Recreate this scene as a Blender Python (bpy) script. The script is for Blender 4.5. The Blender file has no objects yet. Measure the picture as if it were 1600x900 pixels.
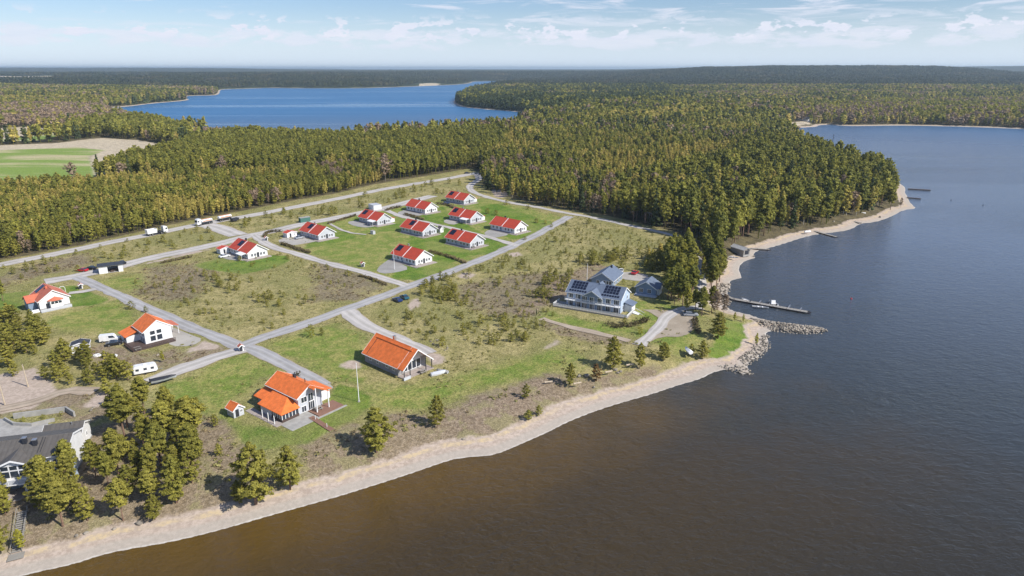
import bpy, bmesh, math, random
import numpy as np
from mathutils import Vector, Matrix

R = math.radians
scene = bpy.context.scene
col = scene.collection
rnd = random.Random(7)
rng = np.random.default_rng(11)

# ------------------------------------------------------------------ camera
FPX, HOR, CAMZ, LAND = 1067.0, 106.5, 81.0, 3.0
PITCH = math.atan((450 - HOR) / FPX)
cam_data = bpy.data.cameras.new("camera")
cam = bpy.data.objects.new("camera", cam_data)
col.objects.link(cam)
cam.location = (0, 0, CAMZ)
cam.rotation_euler = (R(90) - PITCH, 0, 0)
cam_data.sensor_width = 36
cam_data.lens = 36 * FPX / 1600
cam_data.clip_start = 1
cam_data.clip_end = 90000
scene.camera = cam

# ------------------------------------------------------------------ light
SUN_EL, SUN_AZ = 41.0, -27.0          # azimuth measured from +X, counter-clockwise
sd = Vector((math.cos(R(SUN_AZ)) * math.cos(R(SUN_EL)), math.sin(R(SUN_AZ)) * math.cos(R(SUN_EL)), math.sin(R(SUN_EL))))
sl = bpy.data.lights.new("sun", 'SUN')
sl.energy = 4.6
sl.angle = R(0.5)
sl.color = (1.0, 0.955, 0.88)
sun = bpy.data.objects.new("sun", sl)
col.objects.link(sun)
sun.rotation_euler = (-sd).to_track_quat('-Z', 'Y').to_euler()

world = bpy.data.worlds.new("World")
scene.world = world
world.use_nodes = True
wt = world.node_tree
for n in list(wt.nodes):
    wt.nodes.remove(n)


class NT:
    """small helper to write node trees tersely"""
    def __init__(self, tree):
        self.t = tree

    def n(self, kind, **kw):
        nd = self.t.nodes.new(kind)
        for k, v in kw.items():
            if k.startswith('i_'):
                nd.inputs[k[2:].replace('_', ' ')].default_value = v
            else:
                setattr(nd, k, v)
        return nd

    def link(self, a, b):
        self.t.links.new(a, b)

    def val(self, sock, v):
        if isinstance(v, bpy.types.NodeSocket):
            self.t.links.new(v, sock)
        else:
            sock.default_value = v

    def math(self, op, a, b=0.0, c=0.0, clamp=False):
        nd = self.t.nodes.new('ShaderNodeMath')
        nd.operation = op
        nd.use_clamp = clamp
        self.val(nd.inputs[0], a)
        self.val(nd.inputs[1], b)
        if op in ('MULTIPLY_ADD', 'SMOOTH_MIN', 'COMPARE'):
            self.val(nd.inputs[2], c)
        return nd.outputs[0]

    def step(self, x, lo, hi, a=0.0, b=1.0):
        nd = self.t.nodes.new('ShaderNodeMapRange')
        nd.interpolation_type = 'SMOOTHSTEP'
        self.val(nd.inputs[0], x)
        self.val(nd.inputs[1], lo)
        self.val(nd.inputs[2], hi)
        self.val(nd.inputs[3], a)
        self.val(nd.inputs[4], b)
        return nd.outputs[0]

    def mix(self, f, a, b, mode='MIX'):
        nd = self.t.nodes.new('ShaderNodeMix')
        nd.data_type = 'RGBA'
        nd.blend_type = mode
        self.val(nd.inputs[0], f)
        for s, v in ((nd.inputs[6], a), (nd.inputs[7], b)):
            if isinstance(v, (tuple, list)) and len(v) == 3:
                v = (*v, 1)
            self.val(s, v)
        return nd.outputs[2]

    def noise(self, vec, scale, detail=2.0, rough=0.5, dist=0.0, out=0):
        nd = self.t.nodes.new('ShaderNodeTexNoise')
        if vec is not None:
            self.link(vec, nd.inputs['Vector'])
        nd.inputs['Scale'].default_value = scale
        nd.inputs['Detail'].default_value = detail
        nd.inputs['Roughness'].default_value = rough
        nd.inputs['Distortion'].default_value = dist
        return nd.outputs[out]

    def comb(self, x, y, z=0.0):
        nd = self.t.nodes.new('ShaderNodeCombineXYZ')
        self.val(nd.inputs[0], x)
        self.val(nd.inputs[1], y)
        self.val(nd.inputs[2], z)
        return nd.outputs[0]

    def mapping(self, vec, scale=(1, 1, 1), rot=(0, 0, 0), loc=(0, 0, 0)):
        nd = self.t.nodes.new('ShaderNodeMapping')
        self.link(vec, nd.inputs[0])
        nd.inputs['Location'].default_value = loc
        nd.inputs['Rotation'].default_value = rot
        nd.inputs['Scale'].default_value = scale
        return nd.outputs[0]


w = NT(wt)
wout = w.n('ShaderNodeOutputWorld')
bg = w.n('ShaderNodeBackground')
bg.inputs['Strength'].default_value = 0.10
w.link(bg.outputs[0], wout.inputs[0])
sky = w.n('ShaderNodeTexSky', sky_type='NISHITA', sun_disc=False)
sky.sun_elevation = R(SUN_EL)
sky.sun_rotation = R(90 - SUN_AZ)
sky.altitude = 50
sky.air_density = 1.0
sky.dust_density = 0.4
sky.ozone_density = 1.6
tc = w.n('ShaderNodeTexCoord')
sep = w.n('ShaderNodeSeparateXYZ')
w.link(tc.outputs['Generated'], sep.inputs[0])
az = w.math('MULTIPLY', w.math('ARCTAN2', sep.outputs[0], sep.outputs[1]), 57.2958)   # degrees, 0 = ahead
el = w.math('MULTIPLY', w.math('ARCSINE', sep.outputs[2]), 57.2958)
# low cumulus bank a little above the horizon
v1 = w.comb(w.math('MULTIPLY', az, 0.16), w.math('MULTIPLY', el, 0.55), 3.7)
c1 = w.noise(v1, 1.6, 7, 0.62)
win1 = w.math('MULTIPLY', w.step(el, 0.6, 1.9), w.step(el, 2.4, 3.6, 1, 0))
m1 = w.step(w.math('ADD', c1, w.math('MULTIPLY', win1, 0.30)), 0.72, 0.84)
m1 = w.math('MULTIPLY', m1, w.math('MULTIPLY', win1, 0.7))
# small crisp puffs
v2 = w.comb(w.math('MULTIPLY', az, 0.42), w.math('MULTIPLY', el, 0.95), 8.1)
c2 = w.noise(v2, 1.2, 6, 0.6)
win2 = w.math('MULTIPLY', w.step(el, 1.5, 2.3), w.step(el, 3.0, 4.2, 1, 0))
m2 = w.math('MULTIPLY', w.step(c2, 0.545, 0.60), w.math('MULTIPLY', win2, 0.95))
# high streaky sheets, thicker to the right
v3 = w.comb(w.math('MULTIPLY', az, 0.075), w.math('MULTIPLY', el, 0.62), 1.3)
c3 = w.noise(v3, 2.0, 8, 0.62, 0.6)
side = w.step(az, -14, 12)
m3 = w.step(w.math('ADD', c3, w.math('MULTIPLY', side, 0.10)), 0.56, 0.72)
m3 = w.math('MULTIPLY', m3, w.math('MULTIPLY', w.step(el, 1.6, 4.2), 0.72))
hz = w.step(el, -0.5, 5.0, 0.75, 0.0)
cl = w.math('MAXIMUM', w.math('MAXIMUM', m1, m2), m3)
base = w.mix(hz, w.mix(1.0, sky.outputs[0], (0.71, 0.81, 1.03), 'MULTIPLY'), (6.8, 7.9, 9.4))
shade = w.mix(w.noise(v3, 5.0, 4, 0.6), (5.7, 6.3, 7.7), (7.7, 7.6, 8.2))
skyc = w.mix(cl, base, shade)
w.link(skyc, bg.inputs[0])

scene.view_settings.view_transform = 'Standard'
scene.view_settings.look = 'None'
scene.view_settings.exposure = 0.3
scene.view_settings.gamma = 1.0
scene.cycles.max_bounces = 5
scene.cycles.diffuse_bounces = 2
scene.cycles.glossy_bounces = 2
scene.cycles.transmission_bounces = 2
scene.cycles.transparent_max_bounces = 4
scene.cycles.volume_bounces = 0
scene.cycles.use_denoising = True
try:
    scene.cycles.denoising_prefilter = 'ACCURATE'
except Exception:
    pass

# ------------------------------------------------------------------ survey: sight lines to ground coordinates
def ray(px, py):
    v = -(py - 450) / FPX
    return ((px - 800) / FPX, math.cos(PITCH) + v * math.sin(PITCH), -math.sin(PITCH) + v * math.cos(PITCH))

def G(px, py, z=LAND):
    r = ray(px, py)
    t = (CAMZ - z) / max(-r[2], 1e-4)
    return (r[0] * t, r[1] * t)

def GP(pts, z=LAND):
    return np.array([G(x, y, z) for x, y in pts])

def sd_poly(P, poly, closed=True):
    """signed distance of points P (n,2) to a polygon, positive inside"""
    P = np.asarray(P, dtype=np.float64)
    d2 = np.full(len(P), 1e18)
    inside = np.zeros(len(P), bool)
    n = len(poly)
    x, y = P[:, 0], P[:, 1]
    for i in range(n if closed else n - 1):
        a = poly[i]
        b = poly[(i + 1) % n]
        ex, ey = b[0] - a[0], b[1] - a[1]
        L = ex * ex + ey * ey + 1e-12
        t = np.clip(((x - a[0]) * ex + (y - a[1]) * ey) / L, 0, 1)
        dx = x - a[0] - t * ex
        dy = y - a[1] - t * ey
        np.minimum(d2, dx * dx + dy * dy, out=d2)
        if closed:
            c = (a[1] > y) != (b[1] > y)
            with np.errstate(divide='ignore', invalid='ignore'):
                xi = ex * (y - a[1]) / (ey if ey != 0 else 1e-12) + a[0]
            inside ^= c & (x < xi)
    d = np.sqrt(d2)
    return np.where(inside, d, -d) if closed else d

def chaikin(p, it=1, closed=False):
    p = np.asarray(p, float)
    for _ in range(it):
        q = []
        n = len(p)
        if not closed:
            q.append(p[0])
        for i in range(n if closed else n - 1):
            a, b = p[i], p[(i + 1) % n]
            q.append(a * .75 + b * .25)
            q.append(a * .25 + b * .75)
        if not closed:
            q.append(p[-1])
        p = np.array(q)
    return p

_h = rng.random((256, 256))
def vnoise(x, y, s):
    """tileable value noise 0..1, wavelength s"""
    x = np.asarray(x, float) / s + 1000
    y = np.asarray(y, float) / s + 1000
    xi = np.floor(x).astype(int)
    yi = np.floor(y).astype(int)
    fx = x - xi
    fy = y - yi
    fx = fx * fx * (3 - 2 * fx)
    fy = fy * fy * (3 - 2 * fy)
    g = lambda a, b: _h[a % 256, b % 256]
    return (g(xi, yi) * (1 - fx) + g(xi + 1, yi) * fx) * (1 - fy) + (g(xi, yi + 1) * (1 - fx) + g(xi + 1, yi + 1) * fx) * fy

def sstep(x, a, b):
    t = np.clip((np.asarray(x, float) - a) / (b - a), 0, 1)
    return t * t * (3 - 2 * t)

# shoreline of the bay (water level)
COAST = [(-400, 1010), (-60, 925), (54, 895), (112, 883), (163, 866), (210, 857), (259, 849), (320, 835), (378, 819), (426, 805), (480, 790), (530, 776), (568, 764),
         (600, 754), (646, 739), (680, 727), (708, 718), (728, 715), (752, 714), (776, 710), (794, 703), (826, 689), (860, 674), (880, 663), (908, 651), (944, 638),
         (980, 627), (1020, 616), (1060, 602), (1080, 597), (1100, 590), (1116, 581), (1140, 577), (1150, 580), (1160, 585), (1174, 583), (1166, 568),
         (1188, 556), (1202, 541), (1201, 530), (1197, 523), (1199, 518), (1216, 516), (1252, 520), (1284, 519.5), (1293, 517), (1288, 512), (1260, 508.5), (1236, 506),
         (1208, 502), (1180, 495), (1172, 491), (1146, 486), (1134, 478), (1142, 472), (1136, 463), (1138, 454), (1143, 448), (1140, 441), (1146, 436.5), (1161, 436),
         (1157, 428), (1154, 420), (1159, 411), (1168, 406), (1183, 404), (1177, 398), (1182, 392), (1201, 388), (1228, 380), (1255, 371), (1278, 366), (1294, 364),
         (1316, 362), (1334, 357), (1343, 349.5), (1363, 348), (1379, 344), (1399, 336), (1411, 328), (1434, 326), (1424, 319), (1420, 310), (1414, 301), (1415, 294),
         (1410, 288), (1396, 284), (1370, 276), (1335, 262), (1300, 248), (1265, 233), (1245, 221), (1236, 212), (1228, 207), (1236, 200.5), (1262, 199), (1276, 198.2), (1280, 195.5), (1296, 195),
         (1310, 196.5), (1340, 197.2), (1400, 196.2), (1440, 196.6), (1500, 198), (1560, 200), (1640, 204), (1760, 212), (2000, 232), (2600, 300), (4200, 600)]
coastW = GP(COAST, 0)
BAY = np.vstack([chaikin(coastW, 1), [[900, 30], [500, -200], [-400, -200], [-600, 60]]])
LAKE = [(165, 169), (185, 167.5), (205, 166), (240, 161.5), (278, 158.5), (298, 156), (290, 153.5), (284, 151.5), (300, 149.5), (335, 149.2), (343, 147), (344, 141), (350, 139.5), (380, 138.8), (420, 137.2), (470, 138), (560, 138),
        (610, 136.5), (662, 134.5), (705, 132.8), (735, 130.5), (738, 127.5), (762, 126.8), (800, 126.8), (800, 129), (775, 133), (745, 140), (715, 153), (705, 160.5), (722, 167.5), (752, 170.5), (780, 172.5),
        (822, 176), (826, 182), (805, 192), (802, 197), (826, 203), (800, 207), (740, 210), (690, 214), (620, 218), (560, 221), (480, 216), (420, 213), (370, 211), (320, 208), (280, 203), (240, 195), (205, 184), (180, 177)]
LAKEW = chaikin(GP(LAKE, 0), 1, True)
# second far water arm and field strips far away are left to the terrain colours

def water_sd(P):
    return np.maximum(sd_poly(P, BAY), sd_poly(P, LAKEW))     # >0 in water

def terrain(P, wsd=None):
    P = np.asarray(P, float)
    if wsd is None:
        wsd = water_sd(P)
    d = -wsd
    x, y = P[:, 0], P[:, 1]
    r = np.hypot(x, y)
    near = LAND * sstep(d, -1.0, 19.0)
    near = np.where(d < 0, np.maximum(d * 0.22, -2.0), near * 0.93 + 0.01 * np.minimum(d, 19) * 1.1)
    near = np.where((d > 0) & (d < 1.6), np.minimum(near, 0.20 * d), near)
    # gentle relief well away from the village
    out = sstep(r, 520, 1100)
    rel = (vnoise(x, y, 260) * 9 + vnoise(x + 77, y, 90) * 3 - 3.0) * out * sstep(d, 10, 140)
    hill = sstep(r, 1900, 5200) * sstep(d, 60, 900)
    az = np.degrees(np.arctan2(x, y))
    right = sstep(az, 5, 22)
    left = sstep(-az, 6, 24)
    amp = 24 + 46 * right + 30 * left * sstep(r, 7000, 15000)
    big = (0.45 * vnoise(x, y, 2600) + 0.35 * vnoise(x + 991, y, 1150) + 0.2 * vnoise(x, y + 313, 4700))
    h = hill * amp * (0.12 + 1.08 * sstep(big, 0.30, 0.66))
    return near + np.maximum(rel, 0) + h

def tz(x, y):
    return float(terrain(np.array([[x, y]]))[0])

# ------------------------------------------------------------------ materials
MATS = {}
def mat_new(name):
    m = bpy.data.materials.new(name)
    m.use_nodes = True
    for n in list(m.node_tree.nodes):
        m.node_tree.nodes.remove(n)
    t = NT(m.node_tree)
    o = t.n('ShaderNodeOutputMaterial')
    b = t.n('ShaderNodeBsdfPrincipled')
    t.link(b.outputs[0], o.inputs[0])
    MATS[name] = m
    return m, t, b, o

def simple(name, c, rough=0.7, var=0.12, scale=1.5, metal=0.0, bump=0.0, spec=0.4):
    m, t, b, o = mat_new(name)
    tcn = t.n('ShaderNodeTexCoord')
    nz = t.noise(tcn.outputs['Object'], scale, 5, 0.6)
    k = t.step(nz, 0.3, 0.7, 1 - var, 1 + var)
    mul = t.mix(1.0, (*c, 1), t.comb(k, k, k), 'MULTIPLY')
    t.link(mul, b.inputs['Base Color'])
    b.inputs['Roughness'].default_value = rough
    b.inputs['Metallic'].default_value = metal
    b.inputs['Specular IOR Level'].default_value = spec
    if bump:
        bp = t.n('ShaderNodeBump')
        bp.inputs['Strength'].default_value = bump
        bp.inputs['Distance'].default_value = 0.05
        t.link(t.noise(tcn.outputs['Object'], scale * 6, 4, 0.6), bp.inputs['Height'])
        t.link(bp.outputs[0], b.inputs['Normal'])
    return m

def roof_mat(name, c, pitch=0.32, bump=0.6, var=0.1, rough=0.55):
    """rows of roofing along the slope in object space"""
    m, t, b, o = mat_new(name)
    tcn = t.n('ShaderNodeTexCoord')
    s = t.n('ShaderNodeSeparateXYZ')
    t.link(tcn.outputs['Object'], s.inputs[0])
    w1 = t.math('SINE', t.math('MULTIPLY', s.outputs[1], 2 * math.pi / pitch))
    w2 = t.math('FRACT', t.math('MULTIPLY', s.outputs[2], 1 / 0.22))
    hgt = t.math('ADD', t.math('MULTIPLY', w1, 0.5), t.math('MULTIPLY', w2, 0.6))
    nz = t.noise(tcn.outputs['Object'], 0.9, 5, 0.65)
    nz2 = t.noise(tcn.outputs['Object'], 5.0, 3, 0.6)
    k = t.math('ADD', t.step(nz, 0.3, 0.7, 1 - var, 1 + var), t.math('MULTIPLY', t.math('SUBTRACT', nz2, 0.5), 0.25))
    k = t.math('MULTIPLY', k, t.step(w1, -1.0, -0.3, 0.86, 1.0))
    t.link(t.mix(1.0, (*c, 1), t.comb(k, k, k), 'MULTIPLY'), b.inputs['Base Color'])
    b.inputs['Roughness'].default_value = rough
    b.inputs['Specular IOR Level'].default_value = 0.3
    bp = t.n('ShaderNodeBump')
    bp.inputs['Strength'].default_value = bump
    bp.inputs['Distance'].default_value = 0.04
    t.link(hgt, bp.inputs['Height'])
    t.link(bp.outputs[0], b.inputs['Normal'])
    return m

def board_mat(name, c, step_=0.2, horizontal=True):
    m, t, b, o = mat_new(name)
    tcn = t.n('ShaderNodeTexCoord')
    s = t.n('ShaderNodeSeparateXYZ')
    t.link(tcn.outputs['Object'], s.inputs[0])
    ax = s.outputs[2] if horizontal else t.math('ADD', s.outputs[0], s.outputs[1])
    fr = t.math('FRACT', t.math('MULTIPLY', ax, 1 / step_))
    nz = t.noise(tcn.outputs['Object'], 0.7, 5, 0.6)
    k = t.math('MULTIPLY', t.step(nz, 0.3, 0.7, 0.93, 1.05), t.step(fr, 0.0, 0.12, 0.86, 1.0))
    t.link(t.mix(1.0, (*c, 1), t.comb(k, k, k), 'MULTIPLY'), b.inputs['Base Color'])
    b.inputs['Roughness'].default_value = 0.7
    bp = t.n('ShaderNodeBump')
    bp.inputs['Strength'].default_value = 0.5
    bp.inputs['Distance'].default_value = 0.02
    t.link(fr, bp.inputs['Height'])
    t.link(bp.outputs[0], b.inputs['Normal'])
    return m

M_ROOF_RED = roof_mat('red_roof_tile', (0.53, 0.075, 0.038), bump=.3)
M_ROOF_ORANGE = roof_mat('orange_roof_tile', (0.78, 0.19, 0.045), bump=.18, var=.14)
M_ROOF_PALE = roof_mat('pale_red_roof_tile', (0.55, 0.16, 0.09), bump=.25)
M_ROOF_GREY = roof_mat('grey_roof_felt', (0.115, 0.105, 0.095), 0.9, 0.25)
M_ROOF_SLATE = roof_mat('blue_grey_roof_sheet', (0.14, 0.175, 0.24), 0.45, 0.4)
M_ROOF_DARK = roof_mat('dark_roof_felt', (0.05, 0.052, 0.06), 0.9, 0.2)
M_WALL_WHITE = board_mat('white_painted_board', (0.76, 0.76, 0.76))
M_WALL_PLASTER = simple('white_plaster', (0.78, 0.77, 0.75), 0.85, 0.05)
M_WALL_PALE = board_mat('pale_grey_painted_board', (0.50, 0.52, 0.56))
M_WALL_BLUE = board_mat('grey_blue_painted_board', (0.21, 0.28, 0.38))
M_WALL_LBLUE = board_mat('light_blue_grey_painted_board', (0.43, 0.52, 0.64))
M_WALL_BRICK = simple('light_grey_block', (0.30, 0.29, 0.28), 0.85, 0.12, 1.2)
M_WALL_RED = board_mat('dark_red_board', (0.25, 0.05, 0.035))
M_TRIM = simple('white_trim_paint', (0.80, 0.80, 0.80), 0.55, 0.04)
M_DARKTRIM = simple('dark_trim_paint', (0.03, 0.032, 0.04), 0.5, 0.1)
M_CONC = simple('grey_concrete', (0.34, 0.33, 0.31), 0.9, 0.14, 0.8, bump=0.3)
M_PAVE = simple('pinkish_paving', (0.36, 0.31, 0.28), 0.9, 0.16, 1.2, bump=0.3)
M_WOOD_DARK = board_mat('dark_stained_decking', (0.085, 0.055, 0.045), 0.15, False)
M_WOOD_RED = board_mat('red_brown_decking', (0.24, 0.13, 0.09), 0.15, False)
M_WOOD_GREY = board_mat('weathered_grey_plank', (0.30, 0.28, 0.25), 0.25, False)
M_SOLAR = simple('solar_cell', (0.012, 0.016, 0.035), 0.18, 0.1, 2.0, spec=0.6)
M_METAL = simple('galvanised_metal', (0.45, 0.46, 0.48), 0.35, 0.1, metal=0.7)
M_RUBBER = simple('black_rubber', (0.02, 0.02, 0.02), 0.85)
M_STONE = simple('shore_stone', (0.28, 0.245, 0.20), 0.9, 0.45, 0.35, bump=0.6)
M_STONE_DARK = simple('dark_stone', (0.20, 0.185, 0.17), 0.9, 0.3, 0.5, bump=0.6)
M_BARK = simple('pine_bark', (0.20, 0.125, 0.085), 0.95, 0.3, 2.0)
M_BIRCHBARK = simple('birch_bark', (0.48, 0.44, 0.38), 0.85, 0.3, 3.0)
M_GREYBARK = simple('grey_bark', (0.20, 0.17, 0.14), 0.9, 0.2, 3.0)
M_LOG = simple('debarked_log', (0.46, 0.38, 0.28), 0.85, 0.2, 2.0)
M_TEAL = simple('green_container_paint', (0.06, 0.16, 0.13), 0.6)

m, t, b, o = mat_new('window_glass')
b.inputs['Base Color'].default_value = (0.03, 0.04, 0.055, 1)
b.inputs['Roughness'].default_value = 0.08
b.inputs['Specular IOR Level'].default_value = 0.8
M_GLASS = m

def paint(name, c, rough=0.28):
    m, t, b, o = mat_new(name)
    tcn = t.n('ShaderNodeTexCoord')
    k = t.step(t.noise(tcn.outputs['Object'], 1.5, 3), 0.3, 0.7, 0.9, 1.05)
    t.link(t.mix(1.0, (*c, 1), t.comb(k, k, k), 'MULTIPLY'), b.inputs['Base Color'])
    b.inputs['Roughness'].default_value = rough
    b.inputs['Coat Weight'].default_value = 0.4
    b.inputs['Coat Roughness'].default_value = 0.12
    return m
P_RED = paint('red_car_paint', (0.50, 0.02, 0.025))
P_BLUE = paint('dark_blue_car_paint', (0.012, 0.035, 0.14))
P_TEAL = paint('teal_blue_car_paint', (0.015, 0.10, 0.14))
P_BLACK = paint('black_car_paint', (0.015, 0.017, 0.022))
P_WHITE = paint('white_car_paint', (0.78, 0.78, 0.78))
P_SILVER = paint('silver_car_paint', (0.38, 0.40, 0.43))
P_ORANGE = paint('orange_livery_paint', (0.70, 0.22, 0.06))

def leaf_mat(name, c1, c2, trans=0.25, patch=0.0, patchc=(0.2, 0.16, 0.04)):
    """foliage: two tints blended per plant and per clump"""
    m, t, b, o = mat_new(name)
    oi = t.n('ShaderNodeObjectInfo')
    at = t.n('ShaderNodeAttribute', attribute_name='tint')
    f = t.math('ADD', t.math('MULTIPLY', oi.outputs['Random'], 0.55), t.math('MULTIPLY', at.outputs['Fac'], 0.45))
    cc = t.mix(f, c1, c2)
    if patch:
        nz = t.noise(oi.outputs['Location'], 0.006, 3, 0.6)
        cc = t.mix(t.step(nz, 0.52, 0.66, 0, patch), cc, patchc)
    k = t.math('MULTIPLY', t.math('ADD', 0.62, t.math('MULTIPLY', at.outputs['Fac'], 0.66)), t.math('ADD', 0.82, t.math('MULTIPLY', t.math('FRACT', t.math('MULTIPLY', oi.outputs['Random'], 7.31)), 0.36)))
    cc = t.mix(1.0, cc, t.comb(k, k, k), 'MULTIPLY')
    t.link(cc, b.inputs['Base Color'])
    b.inputs['Roughness'].default_value = 0.65
    b.inputs['Specular IOR Level'].default_value = 0.2
    tr = t.n('ShaderNodeBsdfTranslucent')
    t.link(cc, tr.inputs[0])
    mx = t.n('ShaderNodeMixShader')
    mx.inputs[0].default_value = trans
    t.link(b.outputs[0], mx.inputs[1])
    t.link(tr.outputs[0], mx.inputs[2])
    t.link(mx.outputs[0], o.inputs[0])
    return m
L_PINE = leaf_mat('pine_needles', (0.22, 0.22, 0.04), (0.40, 0.355, 0.07), 0.35)
L_PINE_F = leaf_mat('forest_pine_needles', (0.17, 0.19, 0.036), (0.40, 0.365, 0.068), 0.35)
L_SPRUCE = leaf_mat('spruce_needles', (0.06, 0.085, 0.032), (0.11, 0.13, 0.045), 0.2)
L_BIRCH = leaf_mat('birch_leaves', (0.45, 0.42, 0.075), (0.66, 0.52, 0.17), 0.4)
L_LIME = leaf_mat('fresh_green_leaves', (0.34, 0.34, 0.05), (0.46, 0.42, 0.06), 0.4)
L_BARE = leaf_mat('bare_twigs', (0.26, 0.19, 0.13), (0.36, 0.26, 0.17), 0.15)
L_RUST = leaf_mat('rust_leaves', (0.14, 0.085, 0.03), (0.21, 0.12, 0.04), 0.2)
L_HEDGE = leaf_mat('hedge_twigs', (0.13, 0.105, 0.05), (0.20, 0.16, 0.075), 0.1)
L_HEATH = leaf_mat('heath_tuft', (0.20, 0.15, 0.10), (0.32, 0.25, 0.12), 0.2)
L_GRASS = leaf_mat('grass_tuft', (0.26, 0.26, 0.08), (0.42, 0.37, 0.16), 0.3)

# ------------------------------------------------------------------ mesh helpers
class MB:
    def __init__(self):
        self.v = []
        self.f = []

    def add(self, vs, fs):
        o = len(self.v)
        self.v += [tuple(p) for p in vs]
        self.f += [tuple(i + o for i in f) for f in fs]
        return self

    def box(self, x0, x1, y0, y1, z0, z1):
        return self.add([(x0, y0, z0), (x1, y0, z0), (x1, y1, z0), (x0, y1, z0), (x0, y0, z1), (x1, y0, z1), (x1, y1, z1), (x0, y1, z1)],
                        [(0, 3, 2, 1), (4, 5, 6, 7), (0, 1, 5, 4), (1, 2, 6, 5), (2, 3, 7, 6), (3, 0, 4, 7)])

    def prism(self, poly, axis, a, b):
        """polygon (2D) extruded along axis between a and b; axis 'x': (y,z), 'y': (x,z), 'z': (x,y)"""
        n = len(poly)
        def P(p, k):
            return (k, p[0], p[1]) if axis == 'x' else ((p[0], k, p[1]) if axis == 'y' else (p[0], p[1], k))
        vs = [P(p, a) for p in poly] + [P(p, b) for p in poly]
        fs = [tuple(range(n)), tuple(range(2 * n - 1, n - 1, -1))] + [(i + n, (i + 1) % n + n, (i + 1) % n, i) for i in range(n)]
        return self.add(vs, fs)

    def tube(self, p, q, r0, r1=None, n=6):
        r1 = r0 if r1 is None else r1
        p, q = Vector(p), Vector(q)
        d = (q - p).normalized()
        a = d.orthogonal().normalized()
        c = d.cross(a)
        vs = []
        for base, r in ((p, r0), (q, r1)):
            for k in range(n):
                an = 2 * math.pi * k / n
                vs.append(base + a * math.cos(an) * r + c * math.sin(an) * r)
        fs = [(k, (k + 1) % n, (k + 1) % n + n, k + n) for k in range(n)] + [tuple(range(n - 1, -1, -1)), tuple(range(n, 2 * n))]
        return self.add(vs, fs)

    def mesh(self, name, mat, smooth=False, fix=True):
        me = bpy.data.meshes.new(name)
        me.from_pydata(self.v, [], self.f)
        if mat:
            me.materials.append(mat)
        if fix:
            bm = bmesh.new()
            bm.from_mesh(me)
            bmesh.ops.recalc_face_normals(bm, faces=bm.faces)
            bm.to_mesh(me)
            bm.free()
        if smooth:
            me.polygons.foreach_set('use_smooth', [True] * len(me.polygons))
        return me

def part(name, mb, mat, parent=None, loc=None, rz=0.0, smooth=False):
    me = mb.mesh(name, mat, smooth) if isinstance(mb, MB) else mb
    o = bpy.data.objects.new(name, me)
    col.objects.link(o)
    if parent is not None:
        o.parent = parent
    if loc is not None:
        o.location = loc
    if rz:
        o.rotation_euler = (0, 0, rz)
    return o

def tag(o, label=None, cat=None, group=None, kind=None):
    if label:
        o['label'] = label
    if cat:
        o['category'] = cat
    if group:
        o['group'] = group
    if kind:
        o['kind'] = kind
    return o

def thing(name, label, cat, loc, rz=0.0, group=None):
    o = bpy.data.objects.new(name, None)
    o.empty_display_size = 0.5
    col.objects.link(o)
    o.location = loc
    o.rotation_euler = (0, 0, rz)
    return tag(o, label, cat, group)

def at(px, py, z=LAND, dz=0.0):
    x, y = G(px, py, z)
    return (x, y, z + dz)

def np_mesh(name, verts, faces, mat, attrs=None, smooth=False):
    """verts (n,3), faces (m,k) arrays; attrs: name -> per point float"""
    me = bpy.data.meshes.new(name)
    n, (mf, k) = len(verts), faces.shape
    me.vertices.add(n)
    me.vertices.foreach_set('co', np.ascontiguousarray(verts, dtype=np.float32).ravel())
    me.loops.add(mf * k)
    me.loops.foreach_set('vertex_index', np.ascontiguousarray(faces, dtype=np.int32).ravel())
    me.polygons.add(mf)
    me.polygons.foreach_set('loop_start', np.arange(0, mf * k, k, dtype=np.int32))
    me.polygons.foreach_set('loop_total', np.full(mf, k, dtype=np.int32))
    if smooth:
        me.polygons.foreach_set('use_smooth', np.ones(mf, dtype=bool))
    me.update(calc_edges=True)
    if attrs:
        for an, a in attrs.items():
            at_ = me.attributes.new(an, 'FLOAT', 'POINT')
            at_.data.foreach_set('value', np.ascontiguousarray(a, dtype=np.float32))
    if mat:
        me.materials.append(mat)
    return me
# ------------------------------------------------------------------ ground regions (surveyed outlines)
LAWNS = [
    [(366, 662), (372, 690), (405, 704), (445, 694), (482, 692), (520, 670), (556, 656), (577, 636), (580, 620), (560, 607), (530, 600), (524, 606), (505, 640), (470, 668), (440, 676), (400, 664)],
    [(300, 415), (345, 403), (380, 404), (420, 398), (450, 400), (455, 407), (432, 418), (380, 428), (330, 422)],
    [(545, 345), (560, 352), (600, 362), (640, 360), (640, 400), (612, 432), (650, 440), (690, 424), (712, 405), (735, 398), (760, 398), (800, 384), (770, 372), (742, 358), (700, 330), (690, 322), (640, 340), (560, 340)],
    [(752, 322), (775, 318), (812, 330), (850, 345), (858, 352), (820, 372), (800, 374), (760, 356), (752, 340)],
    [(108, 460), (140, 456), (172, 468), (160, 474), (112, 480)],
    [(0, 458), (45, 455), (36, 475), (30, 486), (-20, 490), (-60, 470)],
    [(86, 448), (120, 446), (122, 455), (106, 458)],
    [(1134, 495), (1168, 497), (1178, 515), (1180, 528), (1160, 542), (1122, 553), (1108, 546), (1118, 520)],
    [(1060, 350), (1080, 347), (1084, 366), (1058, 366)],
    [(480, 382), (470, 390), (520, 380), (560, 372), (540, 360), (500, 372)],
]
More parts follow.
